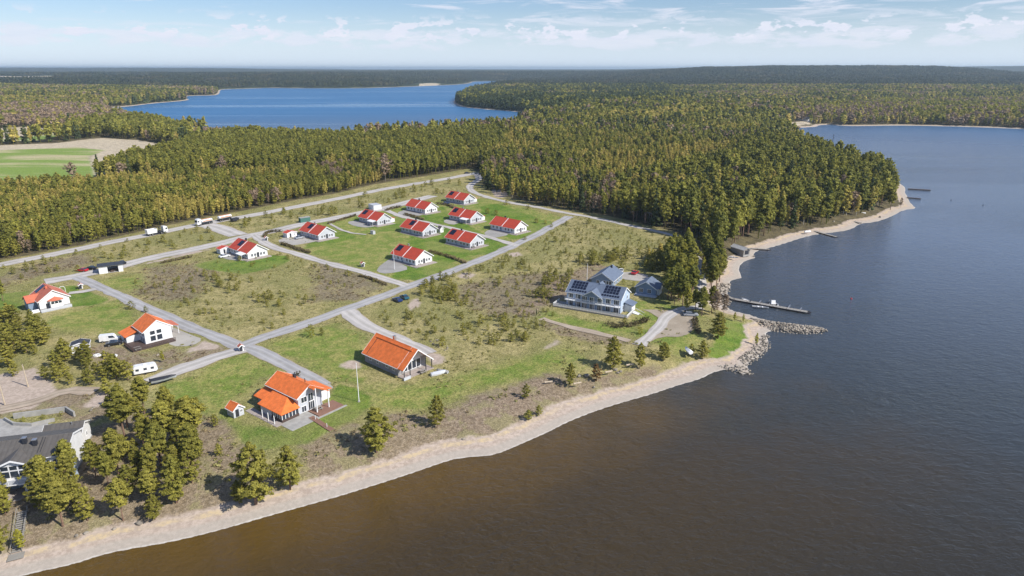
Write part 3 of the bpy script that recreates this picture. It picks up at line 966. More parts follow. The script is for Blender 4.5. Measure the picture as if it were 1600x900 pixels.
def crown_mesh(name, kind, seed, lod, mat):
    """kinds: pine (open grown, rounded), tallpine (clear stem below), spruce (cone), birch (narrow oval, airy), bare (round, twiggy), bush. nominal height 10 m"""
    r = np.random.default_rng(seed)
    cents, sp = [], []
    N = {0: 330, 1: 74, 2: 16}[lod]
    per = {0: 24, 1: 12, 2: 6}[lod]
    size = {0: 0.155, 1: 0.33, 2: 0.85}[lod]
    P = dict(pine=(0.10, 2.5, 0.36), tallpine=(0.36, 1.75, 0.62), spruce=(0.06, 1.75, 0.10), birch=(0.16, 1.5, 0.45), bare=(0.18, 2.5, 0.5), bush=(0.0, 4.6, 0.35), young=(0.0, 3.6, 0.3), column=(0.0, 1.2, 0.3))[kind]
    zb, rm, zp = P
    def prof(u):
        if kind == 'spruce':
            return (1 - u) ** 0.85 * (0.9 if u < 0.05 else 1) + 0.03
        p = (zp - zb) / (1 - zb)
        if u < p:
            return 0.45 + 0.55 * math.sin(math.pi / 2 * u / p)
        return max(0.05, math.cos(math.pi / 2 * (u - p) / (1 - p)) ** 0.7)
    lobes = r.random(7) * 0.5 + 0.72
    # limbs in uneven tiers
    nl = {0: 46, 1: 26, 2: 15}[lod]
    for i in range(nl):
        u = (i + r.random()) / nl
        u = u ** (0.9 if kind not in ('spruce',) else 1.15)
        z = 10 * (zb + (1 - zb) * u)
        an = i * 2.39996 + r.random() * 0.9
        lob = lobes[int(an / (2 * math.pi) * 7) % 7] * (0.72 + 0.5 * r.random())
        L = rm * prof(u) * lob
        m_ = max(1, int(round(N / nl * (0.4 + 1.2 * L / rm))))
        for k in range(m_):
            s = (0.32 + 0.68 * (k + r.random()) / m_)
            drop = {'pine': 0.16, 'tallpine': 0.12, 'spruce': -0.22, 'birch': 0.35, 'bare': 0.5, 'bush': 0.25, 'young': 0.1, 'column': 0.3}[kind] * L * s
            side = r.normal(0, 0.16 * L * s + 0.05)
            cents.append((math.cos(an) * L * s - math.sin(an) * side, math.sin(an) * L * s + math.cos(an) * side, min(z + drop + r.normal(0, 0.14), 10.0)))
            sp.append(({0: 0.34, 1: 0.60, 2: 1.1}[lod]) * (0.55 + 0.45 * L / rm + 0.1) * (0.8 if kind in ('spruce', 'birch') else 1.0))
    cents.append((0, 0, 9.8)); sp.append(0.3)
    v, f, tint = leaf_tris(np.array(cents), np.array(sp), per, size * ({0: .75, 1: .9, 2: 1.0}[lod] if kind in ('birch', 'bare') else 1.0), r)
    v[:, 2] = np.maximum(v[:, 2], 0.02)
    return np_mesh(name, v, f, mat, dict(tint=tint))

def trunk_mesh(name, kind, seed, mat, lod=0):
    r = random.Random(seed)
    mb = MB()
    n = 6 if lod == 0 else 4
    pts = [(0, 0, -0.3)]
    top = 9.3 if kind != 'tallpine' else 9.0
    bend = (r.uniform(-.15, .15), r.uniform(-.15, .15))
    for k in range(1, 5):
        u = k / 4
        pts.append((bend[0] * math.sin(u * 3), bend[1] * math.sin(u * 2.4), top * u))
    r0 = {'pine': 0.17, 'tallpine': 0.17, 'spruce': 0.16, 'birch': 0.11, 'bare': 0.13, 'bush': 0.10, 'young': 0.14, 'column': 0.1}[kind]
    for k in range(4):
        mb.tube(pts[k], pts[k + 1], r0 * (1 - k / 4.6), r0 * (1 - (k + 1) / 4.6), n)
    if lod == 0:
        nb = {'pine': 12, 'tallpine': 11, 'spruce': 6, 'birch': 10, 'bare': 16, 'bush': 9, 'young': 6, 'column': 3}[kind]
        for i in range(nb):
            z = 10 * r.uniform({'tallpine': .35, 'pine': .14}.get(kind, .2), .85)
            an = r.random() * 6.28
            L = r.uniform(0.7, 1.7) * (1.1 - z / 14)
            mb.tube((0, 0, z), (math.cos(an) * L, math.sin(an) * L, z + L * r.uniform(0.05, 0.6)), r0 * .32, r0 * .08, 3)
    return mb.mesh(name, mat, fix=False)

MATK = dict(pine=(L_PINE, M_BARK), tallpine=(L_PINE_F, M_BARK), spruce=(L_SPRUCE, M_BARK), birch=(L_BIRCH, M_BIRCHBARK), lime=(L_LIME, M_GREYBARK), bare=(L_BARE, M_GREYBARK),
            bush=(L_LIME, M_GREYBARK), rust=(L_RUST, M_BARK), young=(L_PINE, M_BARK), column=(L_SPRUCE, M_BARK))
SHAPE = dict(lime='birch', rust='pine', bankpine='tallpine')
MATK['bankpine'] = MATK['pine']
CM, TM = {}, {}
def crowns(kind, lod):
    if (kind, lod) not in CM:
        sh = SHAPE.get(kind, kind)
        nm = {0: 'crown', 1: 'crown', 2: 'crown'}[lod]
        base = sum(ord(ch_) for ch_ in kind)
        CM[kind, lod] = [crown_mesh(nm, sh, base + 17 * s + lod, lod, MATK[kind][0]) for s in range(4 if lod < 2 else 3)]
        TM[kind, lod] = [trunk_mesh('trunk', sh, 5 * s + lod, MATK[kind][1], lod) for s in range(3)]
    return CM[kind, lod], TM[kind, lod]

NAMES = dict(bankpine='pine_tree', pine='pine_tree', tallpine='pine_tree', spruce='spruce_tree', birch='birch_tree', lime='young_broadleaf_tree', bare='bare_tree', bush='bush', rust='rusty_pine_tree', young='pine_sapling', column='columnar_shrub')
ntree = [0]
def tree(kind, x, y, h, label, cat='tree', group=None, z=None, width=1.0, lod=None, name=None, single=False):
    ntree[0] += 1
    k = ntree[0]
    dist = math.hypot(x, y)
    if lod is None:
        lod = 0 if h / dist > 0.030 else 1
    cr, tr = crowns(kind, lod)
    z = tz(x, y) if z is None else z
    s = h / 10
    wv_ = s * width * rnd.uniform(0.9, 1.1)
    if single:
        o = bpy.data.objects.new(name or NAMES[kind], cr[k % len(cr)])
        col.objects.link(o)
        o.location = (x, y, z)
        o.rotation_euler = (0, 0, rnd.random() * 6.28)
        o.scale = (wv_, wv_, s)
        return tag(o, label, cat, group)
    o = thing(name or NAMES[kind], label, cat, (x, y, z), rnd.random() * 6.28, group)
    o.scale = (wv_, wv_, s)
    part('crown', cr[k % len(cr)], None, o)
    part('trunk', tr[k % len(tr)], None, o)
    return o

# woods: what grows where (outlines on the ground)
ZONES = [   # polygon, {kind: share}, (hmin, hmax), spacing
    ([(-400, 560), (-60, 432), (0, 405), (60, 396), (130, 382), (215, 363), (300, 344), (400, 325), (470, 311), (521, 303), (579, 289), (600, 283), (560, 264), (400, 276), (240, 282), (150, 290), (60, 293), (-80, 302), (-500, 360)],
     dict(birch=.50, tallpine=.32, pine=.16, bare=.02), (7.5, 12), 3.1),
    ([(150, 284), (240, 280), (400, 276), (560, 264), (600, 283), (636, 279), (700, 269), (742, 262), (770, 250), (790, 222), (740, 214), (690, 217), (600, 224), (500, 222), (400, 219), (330, 222), (262, 246), (190, 262)],
     dict(tallpine=.95, birch=.05), (11.5, 15.5), 4.1),
    ([(300, 226), (330, 222), (400, 221), (460, 220), (500, 222), (560, 222), (560, 215), (420, 208), (330, 206), (290, 212)], dict(birch=.35, bare=.45, tallpine=.2), (7, 11), 5),
    ([(100, 216), (215, 219), (262, 229), (300, 226), (300, 205), (230, 190), (160, 193), (90, 205)], dict(tallpine=.75, birch=.15, bare=.10), (13, 17), 6.0),
    ([(-200, 224), (0, 203), (90, 205), (160, 193), (230, 190), (180, 172), (100, 168), (-200, 180)], dict(bare=.72, birch=.2, tallpine=.08), (11, 15), 6.5),
    ([(-200, 180), (100, 168), (180, 172), (160, 166), (110, 160), (-200, 165)], dict(birch=.6, tallpine=.3, bare=.1), (12, 16), 8),
    ([(742, 262), (748, 272), (752, 288), (766, 299), (800, 310), (850, 323), (905, 330), (950, 338), (960, 320), (1000, 296), (1060, 280), (1150, 262), (1165, 235), (1228, 212), (1225, 196), (1150, 200), (1000, 210), (830, 215), (790, 222), (770, 250)],
     dict(birch=.44, tallpine=.38, spruce=.08, bare=.10), (10, 16.5), 4.2),
    ([(950, 338), (1000, 350), (1050, 362), (1072, 376), (1082, 398), (1112, 425), (1140, 415), (1150, 395), (1168, 386), (1215, 375), (1300, 352), (1388, 328), (1420, 285), (1300, 240), (1228, 206), (1165, 235), (1150, 262), (1060, 280), (1000, 296), (960, 320)],
     dict(tallpine=.76, spruce=.08, birch=.13, bare=.03), (12, 20.5), 4.4),
    ([(820, 215), (830, 200), (840, 180), (1000, 178), (1240, 190), (1225, 196), (1150, 200), (1000, 212)], dict(birch=.35, tallpine=.35, spruce=.2, bare=.10), (14, 19), 6.5),
    ([(1228, 206), (1236, 172), (1400, 160), (1700, 158), (2300, 180), (2500, 250), (1600, 205), (1400, 199), (1262, 201)], dict(lime=.22, bare=.42, birch=.22, tallpine=.14), (11, 16), 6.5),
    ([(700, 172), (690, 150), (780, 125), (1000, 130), (1100, 160), (900, 190), (820, 200), (800, 180)], dict(spruce=.62, tallpine=.22, birch=.12, bare=.04), (16, 22), 7.5),
]
ZW = [(GP(z_[0]), z_[1], z_[2], z_[3]) for z_ in ZONES]

def jitter_grid(x0, x1, y0, y1, s):
    xs = np.arange(x0, x1, s)
    ys = np.arange(y0, y1, s)
    X, Y = np.meshgrid(xs, ys)
    P = np.stack([X.ravel(), Y.ravel()], 1)
    return P + rng.uniform(-0.46 * s, 0.46 * s, P.shape)

def wedge(P, k=0.80, c=35):
    return P[(np.abs(P[:, 0]) < k * P[:, 1] + c)]

trees = []   # x, y, kind, h
def open_land(P, pad=0):
    return sd_poly(P, VILLW) > pad

for Wp, mixd, (h0, h1), s in ZW:
    lo, hi = Wp.min(0), Wp.max(0)
    P = wedge(jitter_grid(lo[0], hi[0], lo[1], min(hi[1], 2600), s))
    P = P[sd_poly(P, Wp) > 0.5]
    if not len(P):
        continue
    P = P[-water_sd(P) > np.where(np.hypot(P[:, 0], P[:, 1]) > 800, 7, 10)]
    P = P[~open_land(P)]
    P = P[vnoise(P[:, 0] + 900, P[:, 1], 13) > 0.13]
    fl = np.maximum(region(P, FIELDG), region(P, FIELDB))
    P = P[fl < -4]
    P = P[~near_road(P, 2.0)] if Wp[:, 1].min() < 700 else P
    ks = list(mixd)
    pr = np.array([mixd[k] for k in ks])
    n1 = vnoise(P[:, 0], P[:, 1], 46 if s < 4.15 else 85)
    n2 = vnoise(P[:, 0] + 400, P[:, 1], 17)
    u = rng.random(len(P)) * 0.42 + 0.70 * n1 + 0.38 * n2
    if 'bare' in mixd and mixd.get('birch', 0) == .50:
        u = u + 0.5 * sstep(P[:, 0] / P[:, 1], -0.85, 0.1) + 0.25 * sstep(P[:, 1], 520, 300)
    u = np.argsort(np.argsort(u)) / max(len(P), 1)
    cum = np.cumsum(pr)
    ki = np.minimum(np.searchsorted(cum, u), len(ks) - 1)
    hh_ = (h0 + (h1 - h0) * np.clip(0.55 * rng.random(len(P)) + 0.45 * vnoise(P[:, 0], P[:, 1] + 99, 30), 0, 1)) * rng.uniform(.74, 1.14, len(P))
    for (x, y), k, h in zip(P, ki, hh_):
        trees.append((x, y, ks[k], h * (0.85 if ks[k] in ('birch', 'bare', 'pine') else 1.0)))
# the rest of the woods out to 2.2 km
P = wedge(jitter_grid(-2100, 2100, 420, 2500, 9.0))
P = P[-water_sd(P) > 6]
P = P[~open_land(P, -2)]
for Wp, *_ in ZW:
    P = P[sd_poly(P, Wp) < 0.5]
P = P[np.maximum(region(P, FIELDG), region(P, FIELDB)) < -4]
n1 = vnoise(P[:, 0], P[:, 1], 210) * .55 + vnoise(P[:, 0], P[:, 1], 60) * .45
u = rng.random(len(P)) * .5 + n1 * .5
for (x, y), q in zip(P, u):
    k = 'spruce' if q < .40 else 'tallpine' if q < .63 else 'birch' if q < .72 else 'bare'
    trees.append((x, y, k, rng.uniform(14, 20)))

TX_ = np.array([[t_[0], t_[1]] for t_ in trees])
TH_ = np.array([t_[3] for t_ in trees])
TK_ = np.array([t_[2] for t_ in trees])
TZ_ = terrain(TX_)
app = TH_ / np.hypot(TX_[:, 0], TX_[:, 1])
inview = (np.abs(TX_[:, 0]) < 0.79 * TX_[:, 1] + 2)
single = np.zeros(len(TX_), bool)
LBL = dict(birch=('slender spring birch with thin golden leaves in the dense young wood', 'birches in the woods'),
           tallpine=('tall dark green pine with bare lower stem in the woods', 'tall pines in the woods'),
           pine=('bushy low pine with full crown growing inside the woods', 'bushy pines in the woods'),
           bare=('leafless brown tree standing among the green woods', 'leafless trees in the woods'))
for kind, lim in (('birch', 290), ('tallpine', 110), ('bare', 30)):
    cand = np.where((TK_ == kind) & inview)[0]
    cand = cand[np.argsort(-app[cand])][:lim]
    for i in cand:
        single[i] = True
        lab, grp = LBL[kind]
        tree(kind, TX_[i, 0], TX_[i, 1], TH_[i], lab, 'tree', grp, z=TZ_[i], lod=1, width={'birch': .92, 'tallpine': .9, 'pine': .75, 'bare': .9}[kind])

# ---- everything beyond the individually built trees: instanced stuff
lib = {}
def lib_collection(kind, lod):
    if (kind, lod) in lib:
        return lib[kind, lod]
    c_ = bpy.data.collections.new('tree_library')
    cr, tr = crowns(kind, lod)
    for i, me in enumerate(cr):
        me2 = bpy.data.meshes.new('tree')
        bm = bmesh.new()
        bm.from_mesh(me)
        nb = len(bm.faces)
        bm.from_mesh(tr[i % len(tr)])
        bm.faces.ensure_lookup_table()
        for f_ in bm.faces[nb:]:
            f_.material_index = 1
        bm.to_mesh(me2)
        bm.free()
        me2.materials.clear()
        me2.materials.append(MATK[kind][0])
        me2.materials.append(MATK[kind][1])
        o = bpy.data.objects.new('tree', me2)
        c_.objects.link(o)
    lib[kind, lod] = c_
    return c_

def gn_scatter(name, P, Z, scl, collection, nvar, mat=None, tiltmax=0.0):
    n = len(P)
    me = bpy.data.meshes.new(name)
    me.vertices.add(n)
    me.vertices.foreach_set('co', np.stack([P[:, 0], P[:, 1], Z], 1).astype(np.float32).ravel())
    a = me.attributes.new('scl', 'FLOAT_VECTOR', 'POINT'); a.data.foreach_set('vector', scl.astype(np.float32).ravel())
    rot = np.zeros((n, 3)); rot[:, 2] = rng.random(n) * 6.28
    rot[:, 0] = rng.normal(0, 1, n) * tiltmax
    a = me.attributes.new('rot', 'FLOAT_VECTOR', 'POINT'); a.data.foreach_set('vector', rot.astype(np.float32).ravel())
    a = me.attributes.new('pick', 'INT', 'POINT'); a.data.foreach_set('value', rng.integers(0, nvar, n).astype(np.int32))
    o = bpy.data.objects.new(name, me)
    col.objects.link(o)
    ng = bpy.data.node_groups.new(name + '_scatter', 'GeometryNodeTree')
    ng.interface.new_socket('Geometry', in_out='INPUT', socket_type='NodeSocketGeometry')
    ng.interface.new_socket('Geometry', in_out='OUTPUT', socket_type='NodeSocketGeometry')
    gi = ng.nodes.new('NodeGroupInput'); go = ng.nodes.new('NodeGroupOutput')
    ip = ng.nodes.new('GeometryNodeInstanceOnPoints')
    ci = ng.nodes.new('GeometryNodeCollectionInfo')
    ci.inputs['Collection'].default_value = collection
    ci.inputs['Separate Children'].default_value = True
    ci.inputs['Reset Children'].default_value = True
    def na(nm, tp):
        q = ng.nodes.new('GeometryNodeInputNamedAttribute'); q.data_type = tp; q.inputs['Name'].default_value = nm
        return q.outputs['Attribute']
    e2r = ng.nodes.new('FunctionNodeEulerToRotation')
    ng.links.new(na('rot', 'FLOAT_VECTOR'), e2r.inputs[0])
    ng.links.new(gi.outputs[0], ip.inputs['Points'])
    ng.links.new(ci.outputs[0], ip.inputs['Instance'])
    ip.inputs['Pick Instance'].default_value = True
    ng.links.new(na('pick', 'INT'), ip.inputs['Instance Index'])
    ng.links.new(e2r.outputs[0], ip.inputs['Rotation'])
    ng.links.new(na('scl', 'FLOAT_VECTOR'), ip.inputs['Scale'])
    ng.links.new(ip.outputs[0], go.inputs[0])
    md = o.modifiers.new('scatter', 'NODES')
    md.node_group = ng
    tag(o, kind='stuff')
    return o

dist_ = np.hypot(TX_[:, 0], TX_[:, 1])
for kind in sorted(set(TK_)):
    for lod, (a_, b_2) in ((1, (0, 760)), (2, (760, 1e9))):
        s = (TK_ == kind) & ~single & (dist_ >= a_) & (dist_ < b_2)
        if s.sum() == 0:
            continue
        h = TH_[s] / 10
        wd = h * rng.uniform(0.7, 1.3, s.sum()) * np.where(dist_[s] > 1000, 1.35, 1.0) * {'birch': .92, 'tallpine': .88, 'pine': .72}.get(kind, .9)
        gn_scatter({'birch': 'birch_wood', 'tallpine': 'pine_wood', 'pine': 'low_pine_wood', 'bare': 'leafless_wood', 'spruce': 'spruce_wood', 'lime': 'fresh_green_wood'}[kind],
                   TX_[s], TZ_[s], np.stack([wd, wd, h], 1), lib_collection(kind, lod), 4 if lod == 1 else 3)

# far woods: patches of a dozen crowns
def patch_mesh(seed, n=15, half=27, kinds='mixed'):
    r = np.random.default_rng(seed)
    vs, fs, ti = [], [], []
    off = 0
    for i in range(n):
        cx, cy = r.uniform(-half, half, 2)
        h = r.uniform(13, 20)
        rad = r.uniform(3.2, 5.2)
        u = r.random(20)
        an = r.random(20) * 6.28
        L = rad * (1 - u) ** 0.7
        cc = np.stack([cx + np.cos(an) * L, cy + np.sin(an) * L, h * (0.35 + 0.62 * u)], 1)
        v, f, t_ = leaf_tris(cc, np.full(20, 1.0), 1, 2.6, r)
        t_ = np.full(len(v), r.random()) * 0.75 + t_ * 0.25
        vs.append(v); fs.append(f + off); ti.append(t_)
        off += len(v)
    return np.concatenate(vs), np.concatenate(fs), np.concatenate(ti)
L_FAR = leaf_mat('far_wood_crowns', (0.028, 0.045, 0.020), (0.085, 0.092, 0.032), 0.15, 0.75, (0.16, 0.13, 0.06))
pc = bpy.data.collections.new('wood_patch_library')
for s in range(4):
    v, f, t_ = patch_mesh(100 + s)
    pc.objects.link(bpy.data.objects.new('wood_patch', np_mesh('wood_patch', v, f, L_FAR, dict(tint=t_))))
P = wedge(jitter_grid(-8200, 8200, 1500, 9500, 44), 0.80, 60)
rr = np.hypot(P[:, 0], P[:, 1])
P = P[(P[:, 1] > 2490) | (np.abs(P[:, 0]) > 2090)]
wsd_ = water_sd(P)
P = P[wsd_ < -26]
P = P[region(P, FIELDB) < -25]
nf = vnoise(P[:, 0], P[:, 1], 420)
P = P[nf < 0.90]
gn_scatter('distant_woods', P, terrain(P), np.tile(rng.uniform(0.9, 1.15, (len(P), 1)), (1, 3)), pc, 4)
P = wedge(jitter_grid(-16000, 16000, 9400, 20000, 120), 0.80, 60)
P = P[water_sd(P) < -60]
P = P[vnoise(P[:, 0], P[:, 1], 900) < 0.80]
gn_scatter('distant_woods', P, terrain(P), np.tile(np.array([[2.5, 2.5, 1.1]]), (len(P), 1)), pc, 4)

# ---- individually surveyed trees and shrubs near the houses and the shore
TREES = [
    ('pine', 588, 698, 10.8, 1.2, 'large full pine at the beach edge, right of the brown boardwalk'),
    ('pine', 683, 662, 8.2, .8, 'lone pine with split crown on the bare slope below the orange roofed house'),
    ('pine', 398, 771, 13.2, 1.15, 'broad olive pine at the beach edge below the veranda house lawn'),
    ('pine', 372, 772, 5.2, 1.1, 'short bushy pine tucked left of the broad olive pine'),
    ('pine', 452, 750, 9.8, 1.0, 'dark pine right of the broad olive pine above the beach'),
    ('pine', 958, 573, 9.4, 1.05, 'tallest dark pine of the group above the beach below the long blue grey house'),
    ('pine', 1000, 570, 7.6, .95, 'second dark pine, right beside the tallest one above the beach'),
    ('pine', 891, 598, 6.6, .95, 'single green pine beside white boulders above the beach'),
    ('rust', 932, 589, 4.9, 1.25, 'round rust brown conifer between the boulders above the beach'),
    ('pine', 1037, 558, 5.6, 1.25, 'rounded dark pine beside the gravel drive near the beach'),
    ('pine', 822, 619, 4.2, 1.1, 'small solitary dark pine on the brown slope'),
    ('pine', 826, 644, 2.8, 1.5, 'low pine bush at the sand edge, left one of two'),
    ('pine', 842, 637, 2.8, 1.3, 'low pine bush at the sand edge, right one of two'),
    ('pine', 1122, 526, 8.4, 1.15, 'broad spruce like pine on the green point lawn'),
    ('pine', 1098, 551, 5.8, 1.35, 'bushy pine at the south edge of the green point'),
    ('pine', 1080, 548, 3.6, 1.2, 'small pine left of the bushy pine on the green point'),
    ('lime', 1183, 527, 4.0, .9, 'thin fresh green tree on the tip of the point'),
    ('bush', 487, 527, 4.3, .78, 'large bare brown shrub beside the road crossing'),
    ('young', 503, 524, 2.6, 1.1, 'dark green shrub right of the large bare shrub'),
    ('pine', 337, 667, 3.2, 1.3, 'low pine in the meadow left of the red roofed shed'),
    ('pine', 342, 712, 2.9, 1.2, 'small pine on bare ground above the broad pine'),
    ('pine', 290, 680, 6.5, 1.0, 'mid sized pine at the left edge of the meadow'),
    ('pine', 300, 752, 9.0, .8, 'narrow pine with pale stem above the beach'),
    ('pine', 276, 776, 10.5, .85, 'tall pine with long bare stem at the bank'),
    ('young', 205, 483, 3.0, 1.4, 'round pine bush beside the road, left of the tall orange roofed house'),
    ('young', 228, 488, 2.4, 1.1, 'small pine bush at the roadside'),
    ('young', 375, 408, 2.4, 1.4, 'dark pine bush before the red roofed house by the cross road'),
    ('tallpine', 5, 470, 7.5, 1.2, 'pine with rusty stem at the left edge of the picture'),
    ('lime', 255, 566, 3.5, 1.0, 'golden green sapling beside the white caravan'),
    ('lime', 30, 845, 4.5, 1.3, 'bright green shrub beside the wooden beach stairs'),
    ('lime', 8, 800, 6.0, 1.2, 'bright green tree left of the balcony house'),
    ('pine', 62, 792, 7.0, 1.1, 'pine in front of the balcony house'),
    ('pine', 90, 782, 8.4, 1.0, 'pine covering the right end of the balcony house'),
    ('pine', 112, 776, 9.2, .95, 'taller pine right of the balcony house end'),
    ('pine', 6, 782, 6.5, 1.0, 'pine at the left edge before the balcony house'),
    ('tallpine', 1112, 486, 9.5, 1.1, 'dark pine beside the leafless tree at the landing'),
    ('tallpine', 1096, 494, 8.0, 1.1, 'dark pine right of the silver estate car'),
    ('lime', 1148, 497, 3.2, 1.1, 'pale green bush at the root of the pier bay'),
    ('lime', 1162, 496, 2.8, 1.0, 'second pale green bush at the root of the pier bay'),
    ('column', 838, 493, 2.4, .7, 'slim dark cypress on the meadow left of the long house'),
    ('young', 976, 505, 2.0, 1.6, 'dark evergreen shrub before the long house stairs'),
    ('bush', 1000, 522, 2.4, 1.1, 'wide golden hedge shrub right of the long house lawn'),
    ('bush', 974, 445, 2.4, .8, 'yellow green bush between the two small blue houses'),
    ('bush', 990, 447, 2.0, .8, 'second yellow green bush between the two small blue houses'),
    ('tallpine', 1043, 468, 10.5, 1.2, 'dark pine right of the small blue cottage'),
    ('tallpine', 1060, 470, 12.0, 1.1, 'tall pine behind the shaded drive'),
    ('bare', 1117, 492, 8.5, .9, 'airy leafless tree beside the silver car'),
    ('bare', 1131, 488, 7.5, .8, 'thin leafless tree near the pier landing'),
    ('bare', 1408, 318, 6.0, .7, 'leafless tree on the far sandy cape'),
    ('tallpine', 1392, 322, 12.0, 1.0, 'last dark pine on the far cape'),
    ('lime', 1098, 432, 9.0, .8, 'golden green tree at the wood corner behind the landing'),
]
for k, px, py, h, wdt, lab in TREES:
    x, y = G(px, py)
    tree(k, x, y, h, lab, 'shrub' if h < 3.5 or k == 'bush' else 'tree', None, width=wdt)

def scatter_poly(pts, n, mind=2.0, veto=None, pad=1.0):
    W_ = GP(pts)
    lo, hi = W_.min(0), W_.max(0)
    out = []
    tries = 0
    while len(out) < n and tries < 60:
        tries += 1
        Q = rng.uniform(lo, hi, (n * 4, 2))
        Q = Q[sd_poly(Q, W_) > 0]
        Q = Q[~near_road(Q, pad)]
        Q = Q[water_sd(Q) < -3]
        for q in Q:
            if len(out) >= n:
                break
            if veto is not None and veto(q):
                continue
            if all((q[0] - o_[0]) ** 2 + (q[1] - o_[1]) ** 2 > mind * mind for o_ in out):
                out.append(q)
    return out

KEEPOUT = []        # (x, y, radius) filled by hand for the buildings
for px, py, r_ in [(385, 392, 12), (495, 364, 12), (588, 342, 12), (660, 326, 12), (655, 361, 12), (722, 311, 12), (728, 340, 12), (798, 357, 12), (728, 379, 12), (645, 404, 12),
                   (620, 575, 13), (70, 472, 13), (230, 522, 14), (440, 640, 15), (930, 474, 16), (945, 435, 10), (1013, 450, 8), (165, 415, 9), (118, 545, 5), (228, 577, 5), (258, 590, 5), (168, 530, 5), (60, 700, 15), (80, 668, 12), (60, 655, 10),
                   (366, 642, 5), (627, 467, 6), (590, 322, 6), (475, 345, 5), (188, 410, 5), (190, 550, 6), (1060, 505, 7), (1078, 492, 6), (1118, 462, 4)]:
    KEEPOUT.append((*G(px, py), r_))
def blocked(q):
    return any((q[0] - a_) ** 2 + (q[1] - b_) ** 2 < c_ * c_ for a_, b_, c_ in KEEPOUT)

# wood on the bank, bottom left
for q in scatter_poly([(122, 668), (150, 652), (190, 640), (236, 640), (262, 650), (300, 660), (318, 710), (310, 760), (290, 780), (240, 800), (190, 806), (135, 815), (75, 818), (62, 790), (120, 750), (135, 700)], 38, 3.5, blocked):
    tall_ = rng.random() < .45
    tree('bankpine' if tall_ else 'pine', q[0], q[1], rng.uniform(7.5, 12.5) if tall_ else rng.uniform(4, 9), ('tall bare stemmed pine' if tall_ else 'low bushy pine') + ' in the bank wood, ' + ('on its beach side' if q[1] < 0.45 * abs(q[0]) + 84 else 'on its house side'), 'tree', 'pines on the near bank', width=rng.uniform(.95, 1.5) if tall_ else rng.uniform(.8, 1.05))
for q in scatter_poly([(-20, 500), (40, 495), (70, 520), (95, 552), (150, 566), (200, 592), (215, 612), (170, 618), (110, 606), (60, 590), (0, 588), (-60, 590), (-60, 520)], 66, 2.3, blocked):
    hq = rng.uniform(3.2, 7.2)
    tree('pine', q[0], q[1], hq, ('taller' if hq > 5.4 else 'low') + ' bushy pine in the thicket at the left edge, ' + ('its far part' if q[1] > 170 else 'its near part'), 'tree', 'pines in the left thicket', width=1.15)
for q in scatter_poly([(-60, 790), (0, 770), (25, 790), (20, 850), (-20, 862), (-60, 870)], 7, 2.5, blocked):
    tree('pine', q[0], q[1], rng.uniform(5, 8.5), 'yellow green pine at the left edge above the beach stairs', 'tree', 'pines by the beach stairs')
# wood around the small cottages and the drive
for q in scatter_poly([(1044, 402), (1082, 388), (1100, 400), (1108, 430), (1104, 455), (1100, 488), (1084, 492), (1060, 486), (1046, 466), (1040, 435)], 56, 2.6, None, .1):
    kq = 'tallpine' if rng.random() < .75 else 'lime'
    tree(kq, q[0], q[1], rng.uniform(6, 13), ('dark pine' if kq == 'tallpine' else 'golden green birch') + ' in the clump between the small cottage and the pier landing', 'tree', 'trees by the landing', width=1.15)
for q in scatter_poly([(1090, 396), (1120, 410), (1126, 432), (1118, 446), (1106, 455), (1100, 470), (1092, 440)], 20, 2.6, blocked, .1):
    tree('tallpine', q[0], q[1], rng.uniform(10, 14), 'dark pine in the row beside the gravel landing', 'tree', 'dark pines beside the landing')
for q in scatter_poly([(1008, 404), (1060, 384), (1078, 400), (1052, 424), (1020, 418)], 16, 3.0, blocked):
    tree('birch' if rng.random() < .5 else 'lime', q[0], q[1], rng.uniform(4, 7.5), 'young golden birch at the meadow edge behind the small cottage', 'tree', 'young birches behind the cottage', width=1.4)
# saplings over the heath
SCAT = [
    ([(0, 412), (80, 400), (200, 378), (330, 352), (360, 372), (210, 402), (120, 425), (40, 436), (-20, 440)], 34, (1.5, 3.2), 'young pine on the heath strip between the two parallel gravel roads, left part'),
    ([(350, 352), (470, 328), (590, 304), (700, 284), (725, 290), (690, 305), (600, 318), (500, 340), (400, 358)], 44, (1.8, 4.2), 'young pine on the grass strip between the two parallel gravel roads, right part'),
    ([(310, 425), (350, 430), (400, 455), (440, 475), (430, 485), (380, 462), (330, 445)], 20, (1.6, 3.2), 'pine sapling in the thick row crossing the fenced meadow'),
    ([(200, 465), (300, 415), (440, 395), (600, 440), (500, 490), (390, 528), (300, 505), (240, 478)], 34, (1.0, 2.2), 'small pine sapling scattered over the central brown meadow'),
    ([(640, 460), (668, 440), (710, 430), (715, 462), (735, 478), (690, 470)], 22, (2.0, 3.6), 'pine sapling in the clump beside the straight road'),
    ([(570, 500), (640, 470), (700, 440), (790, 400), (850, 420), (900, 440), (860, 500), (800, 540), (700, 545), (640, 530)], 52, (1.0, 2.8), 'pine sapling on the open dry heath behind the large orange roofed house'),
    ([(720, 520), (760, 490), (850, 485), (850, 520), (800, 545), (740, 545)], 26, (1.5, 3.0), 'pine sapling in the thicket left of the dirt track'),
    ([(830, 450), (880, 415), (900, 425), (875, 470), (840, 480)], 18, (2.2, 4.2), 'young pine in the thicket left of the long blue grey house'),
    ([(870, 410), (950, 400), (1050, 395), (1060, 430), (1040, 440), (980, 420), (920, 415)], 36, (2.4, 5.2), 'young pine in the belt behind the small blue houses'),
    ([(860, 345), (1000, 362), (1060, 375), (1040, 395), (900, 400), (830, 400)], 22, (1.0, 2.4), 'small sapling on the pale dry meadow by the wood edge'),
]
nsap = 0
